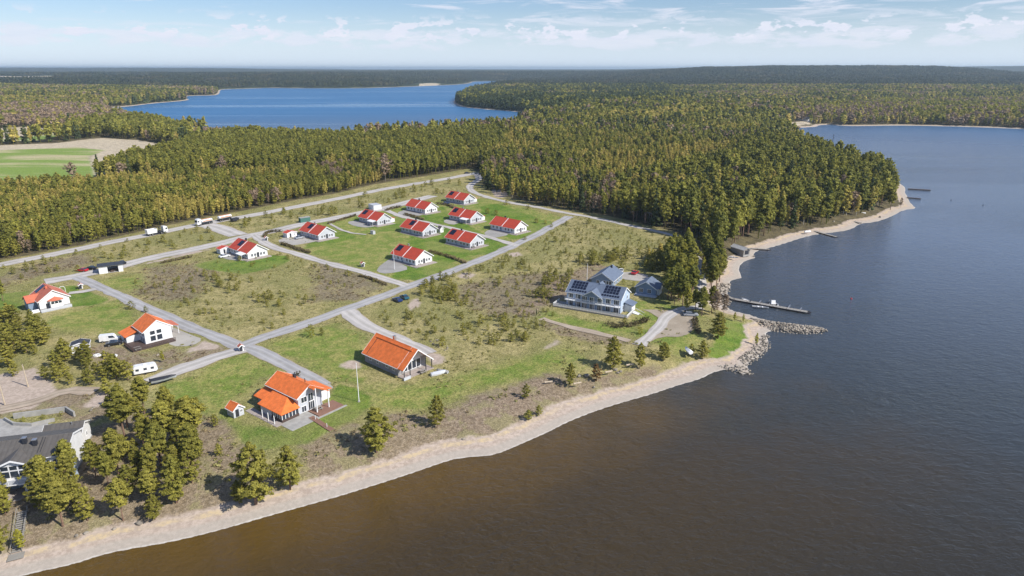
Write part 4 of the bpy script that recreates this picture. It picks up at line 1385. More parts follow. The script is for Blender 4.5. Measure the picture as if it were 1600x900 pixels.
for pts, n, (a_, b_2), lab in SCAT:
    for q in scatter_poly(pts, n, 1.6, blocked):
        nsap += 1
        tree('young', q[0], q[1], rng.uniform(a_, b_2) * 1.1, lab, 'sapling', lab.split(' ', 1)[1][:0] + 'saplings: ' + ' '.join(lab.split()[2:8]), single=True, width=rng.uniform(1.0, 1.45), lod=1)
for px, py, h in [(745, 337, 3), (762, 334, 3.4), (775, 336, 3), (792, 320, 3.2), (825, 327, 2.6), (838, 348, 2.6), (852, 350, 2.2), (820, 375, 2), (868, 378, 3), (790, 410, 2.8), (815, 412, 2.6), (862, 355, 2), (885, 352, 2.5), (920, 350, 3.2)]:
    x, y = G(px, py)
    tree('young', x, y, h, 'dark young pine standing alone near the red roofed row houses', 'sapling', 'young pines round the red roofed houses', single=True, width=1.5, lod=1)

# hedges along the plots
def hedge(pts, h, w_, label):
    P = chaikin(GP(pts), 1)
    seg = np.hypot(*(np.diff(P, axis=0).T)); s = np.concatenate([[0], np.cumsum(seg)])
    n = int(s[-1] / 0.55)
    ss = np.sort(rng.uniform(0, s[-1], n * 10))
    X = np.interp(ss, s, P[:, 0]) + rng.normal(0, w_ / 3.2, len(ss)); Y = np.interp(ss, s, P[:, 1]) + rng.normal(0, w_ / 3.2, len(ss))
    Z = rng.uniform(0.1, h, len(ss))
    c0 = (X.mean(), Y.mean())
    v, f, t_ = leaf_tris(np.stack([X - c0[0], Y - c0[1], Z], 1), np.full(len(ss), 0.32), 5, 0.22, rng)
    o = bpy.data.objects.new('hedge', np_mesh('hedge', v, f, L_HEDGE, dict(tint=t_)))
    col.objects.link(o)
    o.location = (c0[0], c0[1], LAND)
    tag(o, label, 'hedge')
hedge([(414, 371), (416, 364), (440, 362)], 1.3, 1.4, 'low brown hedge at the road corner by the mailbox tower')
hedge([(440, 382), (458, 388), (484, 396)], 1.3, 1.4, 'brown hedge beside the cross road below the red roofed house')
hedge([(300, 402), (252, 412)], 1.0, 1.2, 'brown hedge along the road left of the red roofed shed')
hedge([(670, 394), (700, 401), (728, 412)], 1.2, 1.5, 'dark hedge right of the flagpole house')
hedge([(682, 319), (700, 321), (712, 326)], 1.4, 1.8, 'brown hedge behind the uppermost middle house')
hedge([(602, 330), (614, 326), (626, 324)], 1.3, 1.6, 'brown hedge left of the upper house drive')
hedge([(632, 336), (650, 340), (662, 344)], 1.3, 1.6, 'brown hedge between the upper two middle houses')
hedge([(513, 350), (540, 342), (556, 337)], 1.0, 1.4, 'low hedge along the inner gravel road')
hedge([(560, 432), (580, 436), (604, 446)], 0.8, 1.0, 'thin low hedge left of the road fork')
hedge([(950, 508), (965, 513), (1000, 506), (1012, 500)], 1.2, 2.4, 'brown shrubbery below the terrace stairs of the long house')
hedge([(452, 597), (458, 592), (466, 588)], 1.6, 1.6, 'dense brown clipped shrub behind the veranda house')
hedge([(1085, 500), (1086, 510), (1092, 522)], 1.3, 1.6, 'low brown hedge right of the pink gravel parking')

# ground cover: heather tufts and grass tussocks
tl = {}
for nm, mat_ in (('heath', L_HEATH), ('grass', L_GRASS)):
    c_ = bpy.data.collections.new(nm + '_tuft_library')
    for s in range(3):
        r = np.random.default_rng(300 + s)
        cc = np.stack([r.normal(0, .35, 9), r.normal(0, .35, 9), r.uniform(.05, .4, 9)], 1)
        v, f, t_ = leaf_tris(cc, np.full(9, .25), 3, .24, r)
        c_.objects.link(bpy.data.objects.new('tuft', np_mesh('tuft', v, f, mat_, dict(tint=t_))))
    tl[nm] = c_
VP = wedge(jitter_grid(-330, 260, 95, 470, 2.0), 0.82, 20)
VP = VP[open_land(VP, 0)]
VP = VP[(water_sd(VP) < -15)]
VP = VP[~near_road(VP, 0.3)]
lw_ = region(VP, LAWNS); gr_ = region(VP, GREENISH); he_ = region(VP, HEATHS); di_ = region(VP, DIRTS); sa_ = region(VP, SANDS)
bl_ = np.array([blocked(q) for q in VP])
u = rng.random(len(VP)) * 0.6 + vnoise(VP[:, 0], VP[:, 1], 9) * 0.7
hm = ~bl_ & (lw_ < -1) & (sa_ < 0) & ((he_ > -3) | (di_ > 0)) & (u > 0.62)
gm = ~bl_ & (lw_ < -1) & (sa_ < 0) & ~hm & (u > 0.80) & (gr_ < 2)
QS = np.array(scatter_poly([(560, 500), (640, 470), (700, 436), (800, 390), (900, 350), (1040, 372), (1040, 400), (900, 440), (870, 500), (800, 545), (700, 545), (640, 530)], 330, 1.2, blocked) +
              scatter_poly([(200, 440), (300, 412), (440, 398), (600, 440), (500, 490), (390, 525), (300, 505), (230, 470)], 110, 1.2, blocked) +
              scatter_poly([(0, 412), (200, 375), (330, 352), (470, 328), (700, 284), (690, 300), (500, 338), (360, 368), (210, 400), (40, 434)], 90, 1.2, blocked))
h_ = rng.uniform(.06, .17, (len(QS), 1))
gn_scatter('tiny_saplings', QS, terrain(QS), np.hstack([h_ * 1.3, h_ * 1.3, h_]), lib_collection('young', 1), 4)
for msk, nm, lib_c, sc_ in ((hm, 'heather_cover', tl['heath'], 1.0), (gm, 'grass_tussocks', tl['grass'], 0.9)):
    Q = VP[msk]
    s_ = rng.uniform(.35, 1.1, (len(Q), 1)) * sc_
    gn_scatter(nm, Q, terrain(Q), np.hstack([s_, s_, s_ * .8]), lib_c, 3)
SP = jitter_grid(-150, 110, 85, 330, 1.5)
dd_ = -water_sd(SP)
SP = SP[(dd_ > 12.5) & (dd_ < 30) & (vnoise(SP[:, 0], SP[:, 1], 7) + rng.random(len(SP)) * .5 > 0.98)]
SP = SP[(region(SP, LAWNS) < -1) & ~near_road(SP, .5)]
SP = SP[np.array([not blocked(q) for q in SP])]
s_ = rng.uniform(.4, 1.2, (len(SP), 1))
gn_scatter('bank_scrub', SP, terrain(SP), np.hstack([s_, s_, s_ * .8]), tl['grass'], 3)
print('trees', len(trees), 'singles', int(single.sum()), 'saplings', nsap)
# ------------------------------------------------------------------ buildings
WINC = {}
def window(parent, kind, face, s, z, w_, h_, W, L, off=0.0, name='window', bars=1):
    """face in -y (gable), +y, -x (long wall), +x; s = position along the wall from its centre"""
    key = (round(w_, 2), round(h_, 2), bars)
    if key not in WINC:
        f = MB()
        t_ = 0.10
        f.box(-w_ / 2 - t_, w_ / 2 + t_, -0.07, 0.0, -t_, 0).box(-w_ / 2 - t_, w_ / 2 + t_, -0.07, 0.0, h_, h_ + t_)
        f.box(-w_ / 2 - t_, -w_ / 2, -0.07, 0.0, 0, h_).box(w_ / 2, w_ / 2 + t_, -0.07, 0.0, 0, h_)
        for k in range(bars):
            x = -w_ / 2 + w_ * (k + 1) / (bars + 1)
            f.box(x - .04, x + .04, -0.055, -0.002, 0, h_)
        p = MB().box(-w_ / 2, w_ / 2, -0.03, -0.004, 0, h_)
        WINC[key] = (f.mesh('window', M_TRIM), p.mesh('pane', M_GLASS))
    fm, pm = WINC[key]
    o = part(name, fm, None, parent)
    rz = {'-y': 0, '+x': R(90), '+y': R(180), '-x': R(270)}[face]
    o.rotation_euler = (0, 0, rz)
    o.location = {'-y': (s, -L / 2 - off, z), '+y': (-s, L / 2 + off, z), '-x': (-W / 2 - off, -s, z), '+x': (W / 2 + off, s, z)}[face]
    part('pane', pm, None, o)
    return o

def gable(name, label, corner, phi, W, L, eave, ridge, wallm, roofm, cat='house', oh=0.45, ohg=0.45, trim=M_TRIM, z0=LAND, group=None, plinth=0.35, shift=(0, 0)):
    """corner = foot of the near gable corner; phi = bearing of the gable wall; ridge runs along local y"""
    p = R(phi)
    cx = corner[0] + math.cos(p) * W / 2 - math.sin(p) * L / 2
    cy = corner[1] + math.sin(p) * W / 2 + math.cos(p) * L / 2
    t = thing(name, label, cat, (cx, cy, z0), p, group)
    part('foundation', MB().box(-W / 2 - .04, W / 2 + .04, -L / 2 - .04, L / 2 + .04, -0.6, plinth), M_CONC, t)
    part('wall', MB().prism([(-W / 2, plinth), (W / 2, plinth), (W / 2, eave), (0, ridge - 0.02), (-W / 2, eave)], 'y', -L / 2, L / 2), wallm, t)
    s = (ridge - eave) / (W / 2)
    xe = W / 2 + oh
    ze = eave - s * oh
    th = 0.17
    part('roof', MB().prism([(-xe, ze), (0, ridge), (xe, ze), (xe, ze + th), (0, ridge + th), (-xe, ze + th)], 'y', -L / 2 - ohg, L / 2 + ohg), roofm, t)
    b_ = MB()
    for sg in (-1, 1):
        y0 = -L / 2 - ohg - .05 if sg < 0 else L / 2 + ohg + .003
        b_.prism([(-xe - .02, ze - .14), (0, ridge - .14), (xe + .02, ze - .14), (xe + .02, ze + th + .03), (0, ridge + th + .03), (-xe - .02, ze + th + .03)], 'y', y0, y0 + .047)
    part('bargeboard', b_, trim, t)
    g_ = MB()
    for sg in (-1, 1):
        g_.box(sg * (xe + .02) - (0 if sg > 0 else .12), sg * (xe + .02) + (.12 if sg > 0 else 0), -L / 2 - ohg + .06, L / 2 + ohg - .06, ze - .06, ze + .06)
    part('gutter', g_, trim, t)
    part('ridge_cap', MB().prism([(-.22, ridge + th - .22 * s + .01), (0, ridge + th + .07), (.22, ridge + th - .22 * s + .01)], 'y', -L / 2 - ohg + .05, L / 2 + ohg - .05), roofm, t)
    t['_'] = 0
    del t['_']
    return t, s, th

def slope_panel(t, ridge, s, th, x0, x1, y0, y1, lift=0.05, thick=0.06, mat=None, name='solar_panel'):
    f = lambda x: ridge + th - s * abs(x) + lift
    return part(name, MB().prism([(x0, f(x0)), (x1, f(x1)), (x1, f(x1) + thick), (x0, f(x0) + thick)], 'y', y0, y1), mat or M_SOLAR, t)

def solar(t, ridge, s, th, side, d0, y0, rows, cols, pw=1.0, ph=1.25, gap=0.16):
    for r_ in range(rows):
        for c_ in range(cols):
            a = side * (d0 + r_ * (ph + gap))
            b_2 = side * (d0 + r_ * (ph + gap) + ph)
            y = y0 + c_ * (pw + gap)
            slope_panel(t, ridge, s, th, min(a, b_2), max(a, b_2), y, y + pw)

def G2(px, py, z=LAND):
    return G(px, py, z)

ROWH = [
    # px corner, length, solar position (None / far / mid), label, extras
    (388, 405.7, 16.0, 'mid', 'red roofed white house by the cross road, small red roofed shed on its left', 'A'),
    (498.2, 376, 16.0, 'mid', 'red roofed white house with shed and parked car left of it, by the hedge corner', 'B'),
    (590, 353, 16.0, 'far', 'red roofed house with solar panels in front of the flat white storage box', 'C'),
    (664.5, 334.5, 16.5, None, 'red roofed house without solar panels, nearest the upper gravel roads', ''),
    (660.7, 370.4, 16.5, 'mid', 'red roofed house with terrace and barbecue hut in the middle of the plots', 'D'),
    (725, 320, 15.8, 'far', 'farthest red roofed house, closest to the road bend at the wood', 'E'),
    (735, 349.7, 16.2, 'far', 'red roofed house with a white veranda on its long side', 'F'),
    (804, 365.8, 16.5, None, 'rightmost red roofed house without solar panels, alone on its lawn', ''),
    (734.5, 388.5, 16.2, 'far', 'red roofed house at the small road junction with stone terrace', 'D'),
    (649.5, 415.9, 15.5, 'far', 'lowest red roofed house behind the tall white flagpole', 'G'),
]
for px, py, L, sol, lab, ex in ROWH:
    W, ev, rg = 9.0, 2.95, 5.9
    phi = 47.5
    c_ = G2(px, py)
    t, s, th = gable('house', lab, c_, phi, W, L, ev, rg, M_WALL_WHITE if ex in 'AG' else M_WALL_PALE, M_ROOF_RED, oh=.6, ohg=.55, group='red roofed houses')
    if sol:
        solar(t, rg, s, th, -1, 0.5, L / 2 - 3.6 if sol == 'far' else 1.0, 2, 3, 1.0, 1.25, 0.05)
    pw_ = MB()
    for sg in (-1, 1):
        f = lambda x: rg + th - s * abs(x)
        a, b_2 = (0, sg * (W / 2 + .6)) if sg > 0 else (sg * (W / 2 + .6), 0)
        pw_.prism([(a, f(a) + .004), (b_2, f(b_2) + .004), (b_2, f(b_2) + .14), (a, f(a) + .14)], 'y', -.14, .14)
    part('roof_divider', pw_, M_TRIM, t)
    part('chimney', MB().box(.5, 1.1, 2.6, 3.2, rg - 1.0, rg + .75).box(.45, 1.15, 2.55, 3.25, rg + .754, rg + .85), M_DARKTRIM if ex in 'AD' else M_METAL, t)
    for sx in (-2.6, -1.2, 1.5, 2.9):
        window(t, '', '-y', sx, 1.0, .85, 1.15, W, L)
    for sx in (-6.2, -3.6, -1.2, 2.2, 4.2, 6.4):
        window(t, '', '-x', sx, 1.0, 1.0, 1.15, W, L)
    for sx in (-5, -1, 3):
        window(t, '', '+x', sx, 1.0, 1.0, 1.15, W, L)
    part('door', MB().box(-.5, .5, -.06, 0, 0, 2.05), M_WALL_BLUE, t, (-W / 2, .9, .36), R(270))
    part('door', MB().box(-.5, .5, -.06, 0, 0, 2.05), M_DARKTRIM, t, (.1, -L / 2, .36))
    part('terrace', MB().box(-W / 2 - 1.4, W / 2 + .6, -L / 2 - 2.6, -L / 2 - .05, -.3, .24).box(-W / 2 - 1.9, -W / 2 - .05, -L / 2 - 2.6, L / 2 - 1, -.3, .12), M_PAVE, t)
    if ex in 'DE':
        rl = MB()
        for k in range(8):
            rl.box(-W / 2 - 1.4 + k * 1.5, -W / 2 - 1.32 + k * 1.5, -L / 2 - 2.6, -L / 2 - 2.52, .24, 1.1)
        rl.box(-W / 2 - 1.4, W / 2 + .4, -L / 2 - 2.6, -L / 2 - 2.52, 1.1, 1.16)
        part('railing', rl, M_WOOD_GREY, t)
    if ex in ('A', 'C', 'F'):
        v = MB()
        for k in (0, 2.2, 4.4):
            v.box(-W / 2 - 2.6, -W / 2 - 2.48, -L / 2 + .6 + k, -L / 2 + .72 + k, 0, 2.3)
        v.box(-W / 2 - 2.6, -W / 2 - 2.5, -L / 2 + .6, -L / 2 + 5.1, .9, .98)
        part('veranda_post', v, M_TRIM, t)
        part('veranda_roof', MB().prism([(-W / 2 - 2.9, 2.25), (-W / 2 - .05, 2.75), (-W / 2 - .05, 2.87), (-W / 2 - 2.9, 2.37)], 'y', -L / 2 + .3, -L / 2 + 5.4), M_TRIM, t)
    if ex in 'CEF' and ex:
        part('annex_wall', MB().prism([(W / 2 + .003, 0), (W / 2 + 3.4, 0), (W / 2 + 3.4, 2.1), (W / 2 + .003, 2.6)], 'y', -L / 2 + 1.5, -L / 2 + 4.6), M_WALL_WHITE, t)
        part('annex_roof', MB().prism([(W / 2 + .01, 2.62), (W / 2 + 3.7, 2.07), (W / 2 + 3.7, 2.2), (W / 2 + .01, 2.76)], 'y', -L / 2 + 1.2, -L / 2 + 4.9), M_ROOF_RED, t)

def shed(px, py, phi, W, L, ev, rg, wm, rm, label, name='shed', cat='shed', door=True, win=True, **k):
    t, s, th = gable(name, label, G2(px, py), phi, W, L, ev, rg, wm, rm, cat=cat, oh=.25, ohg=.25, plinth=.12, **k)
    if door:
        part('door', MB().box(-.42, .42, -.05, 0, 0, 1.85), M_DARKTRIM, t, (-W * .15, -L / 2, .13))
    if win:
        window(t, '', '-y', W * .25, 1.0, .5, .6, W, L)
        window(t, '', '-x', 0, 1.0, .7, .6, W, L)
    return t
shed(345, 397.5, 47.5, 5.2, 3.6, 2.2, 2.9, M_WALL_WHITE, M_ROOF_RED, 'small white shed with dark red roof left of the red roofed house')
shed(449, 372, 47.5, 5.2, 3.6, 2.2, 2.9, M_WALL_WHITE, M_ROOF_RED, 'small shed with dark red roof and white front beside a parked car')
shed(366, 654, 52, 2.6, 2.9, 2.0, 3.1, M_WALL_PALE, M_ROOF_ORANGE, 'small grey white shed with orange roof beside the veranda house')
shed(113, 553, 25, 4.3, 3.4, 2.3, 2.9, M_WALL_WHITE, M_ROOF_DARK, 'small white shed with black roof beside the pine thicket')
shed(688, 364, 47.5, 2.2, 2.2, 2.0, 3.0, M_WALL_WHITE, M_ROOF_GREY, 'tiny white barbecue hut beside the middle red roofed house', door=False)
for k_, (px, py, lb) in enumerate([(415, 376.5, 'small white utility kiosk at the corner of the cross road hedge'), (566, 417.5, 'small white utility kiosk at the lower end of the cross road'),
                     (124.5, 452, 'small white utility kiosk left of the asphalt road'), (375, 550, 'small white kiosk at the crossing above the veranda house')]):
    t = shed(px, py, 40, 1.1, 1.1, 1.6, 2.0, M_WALL_WHITE, M_ROOF_PALE, lb, name='utility_kiosk', cat='kiosk', win=False)

# garage with open front
p0 = G2(155.5, 428.5)
t = thing('garage', 'white garage with dark flat sloping roof and an open bay, beside parked cars', 'garage', (*p0, LAND), R(30))
gw, gl = 8.4, 5.6
g_ = MB().box(0, .2, 0, gl, -.2, 2.9).box(gw - .2, gw, 0, gl, -.2, 2.9).box(.2, gw - .2, gl - .2, gl, -.2, 2.9)
g_.box(.2, 3.0, 0, .2, -.2, 2.7).box(6.8, gw - .2, 0, .2, -.2, 2.7).box(.2, gw - .2, 0.003, .19, 2.7, 2.95)
part('wall', g_, M_WALL_WHITE, t)
part('roof', MB().prism([(-.5, 3.0), (gl + .5, 2.75), (gl + .5, 2.92), (-.5, 3.17)], 'x', -.5, gw + .5), M_ROOF_DARK, t)
part('floor', MB().box(.2, gw - .2, .2, gl - .2, -.1, .08), M_CONC, t)
part('shelf', MB().box(3.2, 6.6, 2.2, 3.0, .1, 1.0).box(4.0, 5.0, .9, 1.9, .1, .7), M_WOOD_DARK, t)

# flat storage boxes
def store_box(px, py, rz, w_, l_, h_, mat, roofm, name, label, cat):
    t = thing(name, label, cat, at(px, py), R(rz))
    b_ = MB().box(0, w_, 0, l_, 0, h_)
    for k in range(int(w_ / .6)):
        b_.box(.12 + k * .6, .30 + k * .6, -.05, 0.001, .15, h_ - .15)
    for k in range(int(l_ / .6)):
        b_.box(-.05, .001, .12 + k * .6, .30 + k * .6, .15, h_ - .15)
    part('body', b_, mat, t)
    part('roof', MB().box(-.08, w_ + .08, -.08, l_ + .08, h_ + .002, h_ + .1), roofm, t)
    return t
store_box(584, 328.5, 38, 5.0, 6.5, 2.7, M_WALL_WHITE, M_WALL_PALE, 'storage_building', 'flat roofed white storage box behind the solar panelled red roofed house', 'storage building')
store_box(470, 348.5, 40, 5.5, 2.5, 2.5, M_TEAL, M_CONC, 'container', 'dark green container with pale top beside the inner gravel road', 'container')
store_box(583, 366.5, 48, 1.4, 2.2, 1.6, M_WALL_PALE, M_CONC, 'cabinet', 'small grey cabinet on the lawn between red roofed houses', 'cabinet')

# ---- big orange roofed house
W, L, ev, rg = 9.4, 14.6, 2.95, 6.9
c_ = G2(631.6, 592)
phi = 48
cc = (c_[0] - math.sin(R(phi)) * 2.4, c_[1] + math.cos(R(phi)) * 2.4)
t, s, th = gable('house', 'large single storey house with bright orange roof and a deep covered gable terrace', cc, phi, W, L, ev, rg, M_WALL_BRICK, M_ROOF_ORANGE, oh=.6, ohg=.5)
xe, ze = W / 2 + .6, ev - s * .6
part('porch_roof', MB().prism([(-xe, ze), (0, rg), (xe, ze), (xe, ze + th), (0, rg + th), (-xe, ze + th)], 'y', -L / 2 - 2.9, -L / 2 - .56), M_ROOF_ORANGE, t)
part('bargeboard', MB().prism([(-xe, ze - .15), (0, rg - .15), (xe, ze - .15), (xe, ze + th + .02), (0, rg + th + .02), (-xe, ze + th + .02)], 'y', -L / 2 - 2.96, -L / 2 - 2.905), M_TRIM, t)
for x in (-W / 2 - .1, -W / 2 + 1.9, W / 2 - 2.0, W / 2 + .1):
    zt = rg - s * abs(x) - .1
    part('post', MB().box(x - .09, x + .09, -L / 2 - 2.7, -L / 2 - 2.52, 0, zt), M_DARKTRIM, t)
part('terrace', MB().box(-W / 2 - .4, W / 2 + .4, -L / 2 - 3.2, -L / 2 - .05, -.3, .16), M_PAVE, t)
part('low_wall', MB().box(-W / 2 - .9, -W / 2 + 1.4, -L / 2 - 3.5, -L / 2 - 3.22, -.2, .8), M_WALL_PALE, t)
gw_ = MB().prism([(-3.1, .5), (3.1, .5), (3.1, 3.0), (1.2, 4.2), (-3.1, 3.0)], 'y', -L / 2 - .06, -L / 2 - .003)
part('window', gw_, M_TRIM, t)
for k in range(4):
    x = -2.9 + k * 1.5
    part('pane', MB().box(x, x + 1.3, -L / 2 - .075, -L / 2 - .062, .65, 2.9), M_GLASS, t)
part('gable_cladding', MB().prism([(-W / 2 + .1, ev + .3), (W / 2 - .1, ev + .3), (0, rg - .2)], 'y', -L / 2 - .12, -L / 2 - .09), M_WALL_WHITE, t)
for sx in (-4.6, -1.5, 2.6, 5.5):
    window(t, '', '-x', sx, 1.1, .8, 1.1, W, L)
slope_panel(t, rg, s, th, -1.0, -.75, -L / 2 - 1.6, L / 2 - 1.0, .10, .16, M_ROOF_ORANGE, 'snow_guard')
slope_panel(t, rg, s, th, -xe + .3, -.9, L / 2 - 1.5, L / 2 - 1.38, .03, .05, M_DARKTRIM, 'roof_ladder')
part('chimney', MB().box(1.2, 1.9, 1.2, 1.9, rg - 1.6, rg + .5), M_METAL, t)
# table and bench on the terrace
def table(px, py, rz, label, z=LAND + .16):
    t_ = thing('garden_table', label, 'table', at(px, py, z), R(rz))
    part('table_top', MB().box(-.9, .9, -.4, .4, .7, .76), M_WOOD_GREY, t_)
    for a_ in (-1, 1):
        part('leg', MB().box(a_ * .75 - .05, a_ * .75 + .05, -.3, .3, 0, .7), M_WOOD_GREY, t_)
    for a_ in (-1, 1):
        part('bench', MB().box(-.9, .9, a_ * .75 - .15, a_ * .75 + .15, .4, .45).box(-.7, -.6, a_ * .75 - .1, a_ * .75 + .1, 0, .4).box(.6, .7, a_ * .75 - .1, a_ * .75 + .1, 0, .4), M_WOOD_GREY, t_)
table(660, 582, 48, 'grey picnic table under the porch of the large orange roofed house')

table(654, 413, 47, 'table on the stone terrace of the lowest red roofed house', LAND + .24)
table(666, 369, 47, 'table on the railed terrace of the middle red roofed house', LAND + .24)
table(739, 387, 47, 'table on the stone terrace by the small road junction', LAND + .24)
# tarpaulined boats and heaps beside the big house
def hull_mesh(L, B, H, cover=False):
    mb = MB()
    secs = []
    n = 7
    for i in range(n):
        u = i / (n - 1)
        b_ = B / 2 * (1 - (max(0, u - .35) / .65) ** 2.2) * (1 if u > 0 else .92)
        b_ = max(b_, .03)
        zk = 0.12 * u * u * H * 3
        x = (u - .5) * L
        secs.append([(x, -b_, H), (x, -b_ * .8, zk + H * .35), (x, 0, zk), (x, b_ * .8, zk + H * .35), (x, b_, H)])
    vs = [p for s_ in secs for p in s_]
    fs = []
    for i in range(n - 1):
        for k in range(4):
            a = i * 5 + k
            fs.append((a, a + 1, a + 6, a + 5))
    fs.append((0, 1, 2, 3, 4))
    mb.add(vs, fs)
    return mb, secs
def boat(px, py, rz, L, B, H, label, hullm, z=0.0, cabin=False, motor=True, cover=None, name='motor_boat'):
    t_ = thing(name, label, 'boat', at(px, py, z), R(rz))
    mb, secs = hull_mesh(L, B, H)
    part('hull', mb, hullm, t_, (0, 0, -H * .25))
    dk = MB()
    vs, fs = [], []
    for s_ in secs:
        vs += [(s_[0][0], s_[0][1] * .93, H * .62 - H * .25), (s_[0][0], s_[4][1] * .93, H * .62 - H * .25)]
    for i in range(len(secs) - 1):
        fs.append((2 * i, 2 * i + 1, 2 * i + 3, 2 * i + 2))
    if cover:
        vs = []
        for i, s_ in enumerate(secs):
            k = 1.0 if 0 < i < len(secs) - 1 else .5
            vs += [(s_[0][0], s_[0][1] * 1.02, H * .76), (s_[0][0], 0, H * .76 + .45 * k), (s_[0][0], s_[4][1] * 1.02, H * .76)]
        fs = []
        for i in range(len(secs) - 1):
            for k in (0, 1):
                a = 3 * i + k
                fs.append((a, a + 1, a + 4, a + 3))
        fs += [(0, 1, 2), (len(vs) - 3, len(vs) - 2, len(vs) - 1)]
        part('cover', dk.add(vs, fs), cover, t_)
    else:
        part('deck', dk.add(vs, fs), M_CONC, t_)
        part('thwart', MB().box(-L * .18, -L * .08, -B * .42, B * .42, H * .5, H * .62).box(L * .08, L * .16, -B * .4, B * .4, H * .5, H * .62), M_TRIM, t_)
    if cabin:
        part('cabin', MB().prism([(-L * .12, H * .6), (L * .28, H * .6), (L * .16, H * .6 + .75), (-L * .08, H * .6 + 1.1)], 'y', -B * .34, B * .34), P_WHITE, t_)
        part('windscreen', MB().prism([(L * .285, H * .62), (L * .29, H * .62), (L * .17, H * .6 + .74), (L * .165, H * .6 + .72)], 'y', -B * .3, B * .3), M_GLASS, t_)
    if motor:
        part('outboard_motor', MB().box(-L / 2 - .35, -L / 2 - .02, -.16, .16, H * .3, H + .25).box(-L / 2 - .26, -L / 2 - .12, -.06, .06, -.4, H * .3), M_DARKTRIM, t_)
    return t_
boat(686, 585, 25, 4.6, 1.7, .8, 'covered pale boat lying on the grass beside the orange roofed house', P_WHITE, z=LAND, cover=M_WALL_PALE, motor=False, name='rowing_boat')
boat(691, 582, 160, 3.4, 1.3, .7, 'smaller grey covered boat behind the pale boat on the grass', P_SILVER, z=LAND, cover=M_CONC, motor=False, name='rowing_boat')

# ---- veranda house (two storeys with low hipped veranda wing)
W, L, ev, rg, phi = 6.6, 12.2, 4.7, 6.7, 52
c_ = G2(468, 649.5)
t, s, th = gable('house', 'two storey white house with orange roofs and a glazed veranda wing facing the beach', c_, phi, W, L, ev, rg, M_WALL_PALE, M_ROOF_ORANGE, oh=.5, ohg=.4)
part('porch_roof', MB().prism([(-.6, rg - .6 * s - .0), (0, rg), (W / 2 + .5, ev - .5 * s), (W / 2 + .5, ev - .5 * s + th), (0, rg + th), (-.6, rg - .6 * s + th)], 'y', -L / 2 - 2.6, -L / 2 - .46), M_ROOF_ORANGE, t)
for x in (.0, W / 2 + .1):
    part('post', MB().box(x - .1, x + .1, -L / 2 - 2.5, -L / 2 - 2.3, 0, rg - s * abs(x) - .05), M_TRIM, t)
window(t, '', '-y', -1.7, 2.9, 1.5, 1.3, W, L, bars=1)
window(t, '', '-y', 0.2, 2.6, 1.2, 1.9, W, L, bars=1)
window(t, '', '-y', -1.9, .5, 1.2, 1.4, W, L, bars=1)
window(t, '', '-y', 0.2, .4, 1.6, 2.0, W, L, bars=2)
for sx in (-4, -1, 2.2):
    window(t, '', '-x', sx, 3.55, .8, .5, W, L)
ww = 4.6
wy0, wy1 = -L / 2, L / 2 - 3.6
zl, zh = 2.35, 3.75
wing = MB().box(-W / 2 - ww, -W / 2 - .003, wy0 + 4.3, wy1, .0, zl)
part('wing_wall', wing, M_WALL_PALE, t)
part('veranda_base', MB().box(-W / 2 - ww, -W / 2 - .003, wy0, wy0 + 4.297, -.2, .75), M_WOOD_DARK, t)
vp = MB()
for k in range(6):
    y = wy0 + .06 + k * .84
    vp.box(-W / 2 - ww, -W / 2 - ww + .14, y - .07, y + .07, .752, zl)
for k in range(1, 6):
    x = -W / 2 - ww + k * .9
    vp.box(x, x + .14, wy0 + .0, wy0 + .14, .752, zl)
vp.box(-W / 2 - ww - .01, -W / 2 - .02, wy0 - .01, wy0 + .16, zl - .16, zl + .02).box(-W / 2 - ww - .01, -W / 2 - ww + .16, wy0 + .17, wy0 + 4.28, zl - .16, zl + .02)
part('veranda_frame', vp, M_TRIM, t)
part('veranda_glass', MB().box(-W / 2 - ww + .05, -W / 2 - .02, wy0 + .05, wy0 + .07, .76, zl - .17).box(-W / 2 - ww + .05, -W / 2 - ww + .07, wy0 + .08, wy0 + 4.2, .76, zl - .17), M_GLASS, t)
X0, X1 = -W / 2 - ww - .5, -W / 2 + .02
A0, A1 = wy0 - .5, wy1 + .4
hip = MB().add([(X0, A0, zl - .1), (X1, A0, zl - .1), (X1, A0 + 4.2, zh + .45), (X0, A1, zl - .1), (X1, A1, zh + .45), (X0, A0, zl + .06), (X1, A0, zl + .06), (X1, A0 + 4.2, zh + .62), (X0, A1, zl + .06), (X1, A1, zh + .62)],
               [(5, 6, 7), (5, 7, 9, 8), (0, 2, 1), (0, 3, 4, 2), (0, 1, 6, 5), (3, 0, 5, 8), (4, 3, 8, 9)])
part('veranda_roof', hip, M_ROOF_ORANGE, t)
part('wing_roof', MB().prism([(-W / 2 - 3.3, 2.3), (-W / 2 - .0, 3.55), (-W / 2 - .0, 3.72), (-W / 2 - 3.3, 2.47)], 'y', wy1 + .42, L / 2 + 1.2), M_ROOF_ORANGE, t)
part('wing_wall', MB().box(-W / 2 - 2.9, -W / 2 - .004, wy1 + .004, L / 2, 0, 2.4), M_WALL_BLUE, t)
part('side_roof', MB().prism([(W / 2 + .0, 3.6), (W / 2 + 4.2, 2.4), (W / 2 + 4.2, 2.57), (W / 2 + .0, 3.78)], 'y', -L / 2 + 1.6, 2.5), M_ROOF_ORANGE, t)
part('side_wall', MB().box(W / 2 + .004, W / 2 + 3.8, -L / 2 + 2.0, 2.1, 0, 2.5), M_WALL_WHITE, t)
for y in (-5.2, -2.8, -.4):
    part('post', MB().box(-W / 2 - ww - 1.5, -W / 2 - ww - 1.36, y, y + .14, 0, 2.2), M_TRIM, t)
part('chimney', MB().box(.4, 1.0, .2, .8, rg - 1, rg + .7), M_DARKTRIM, t)
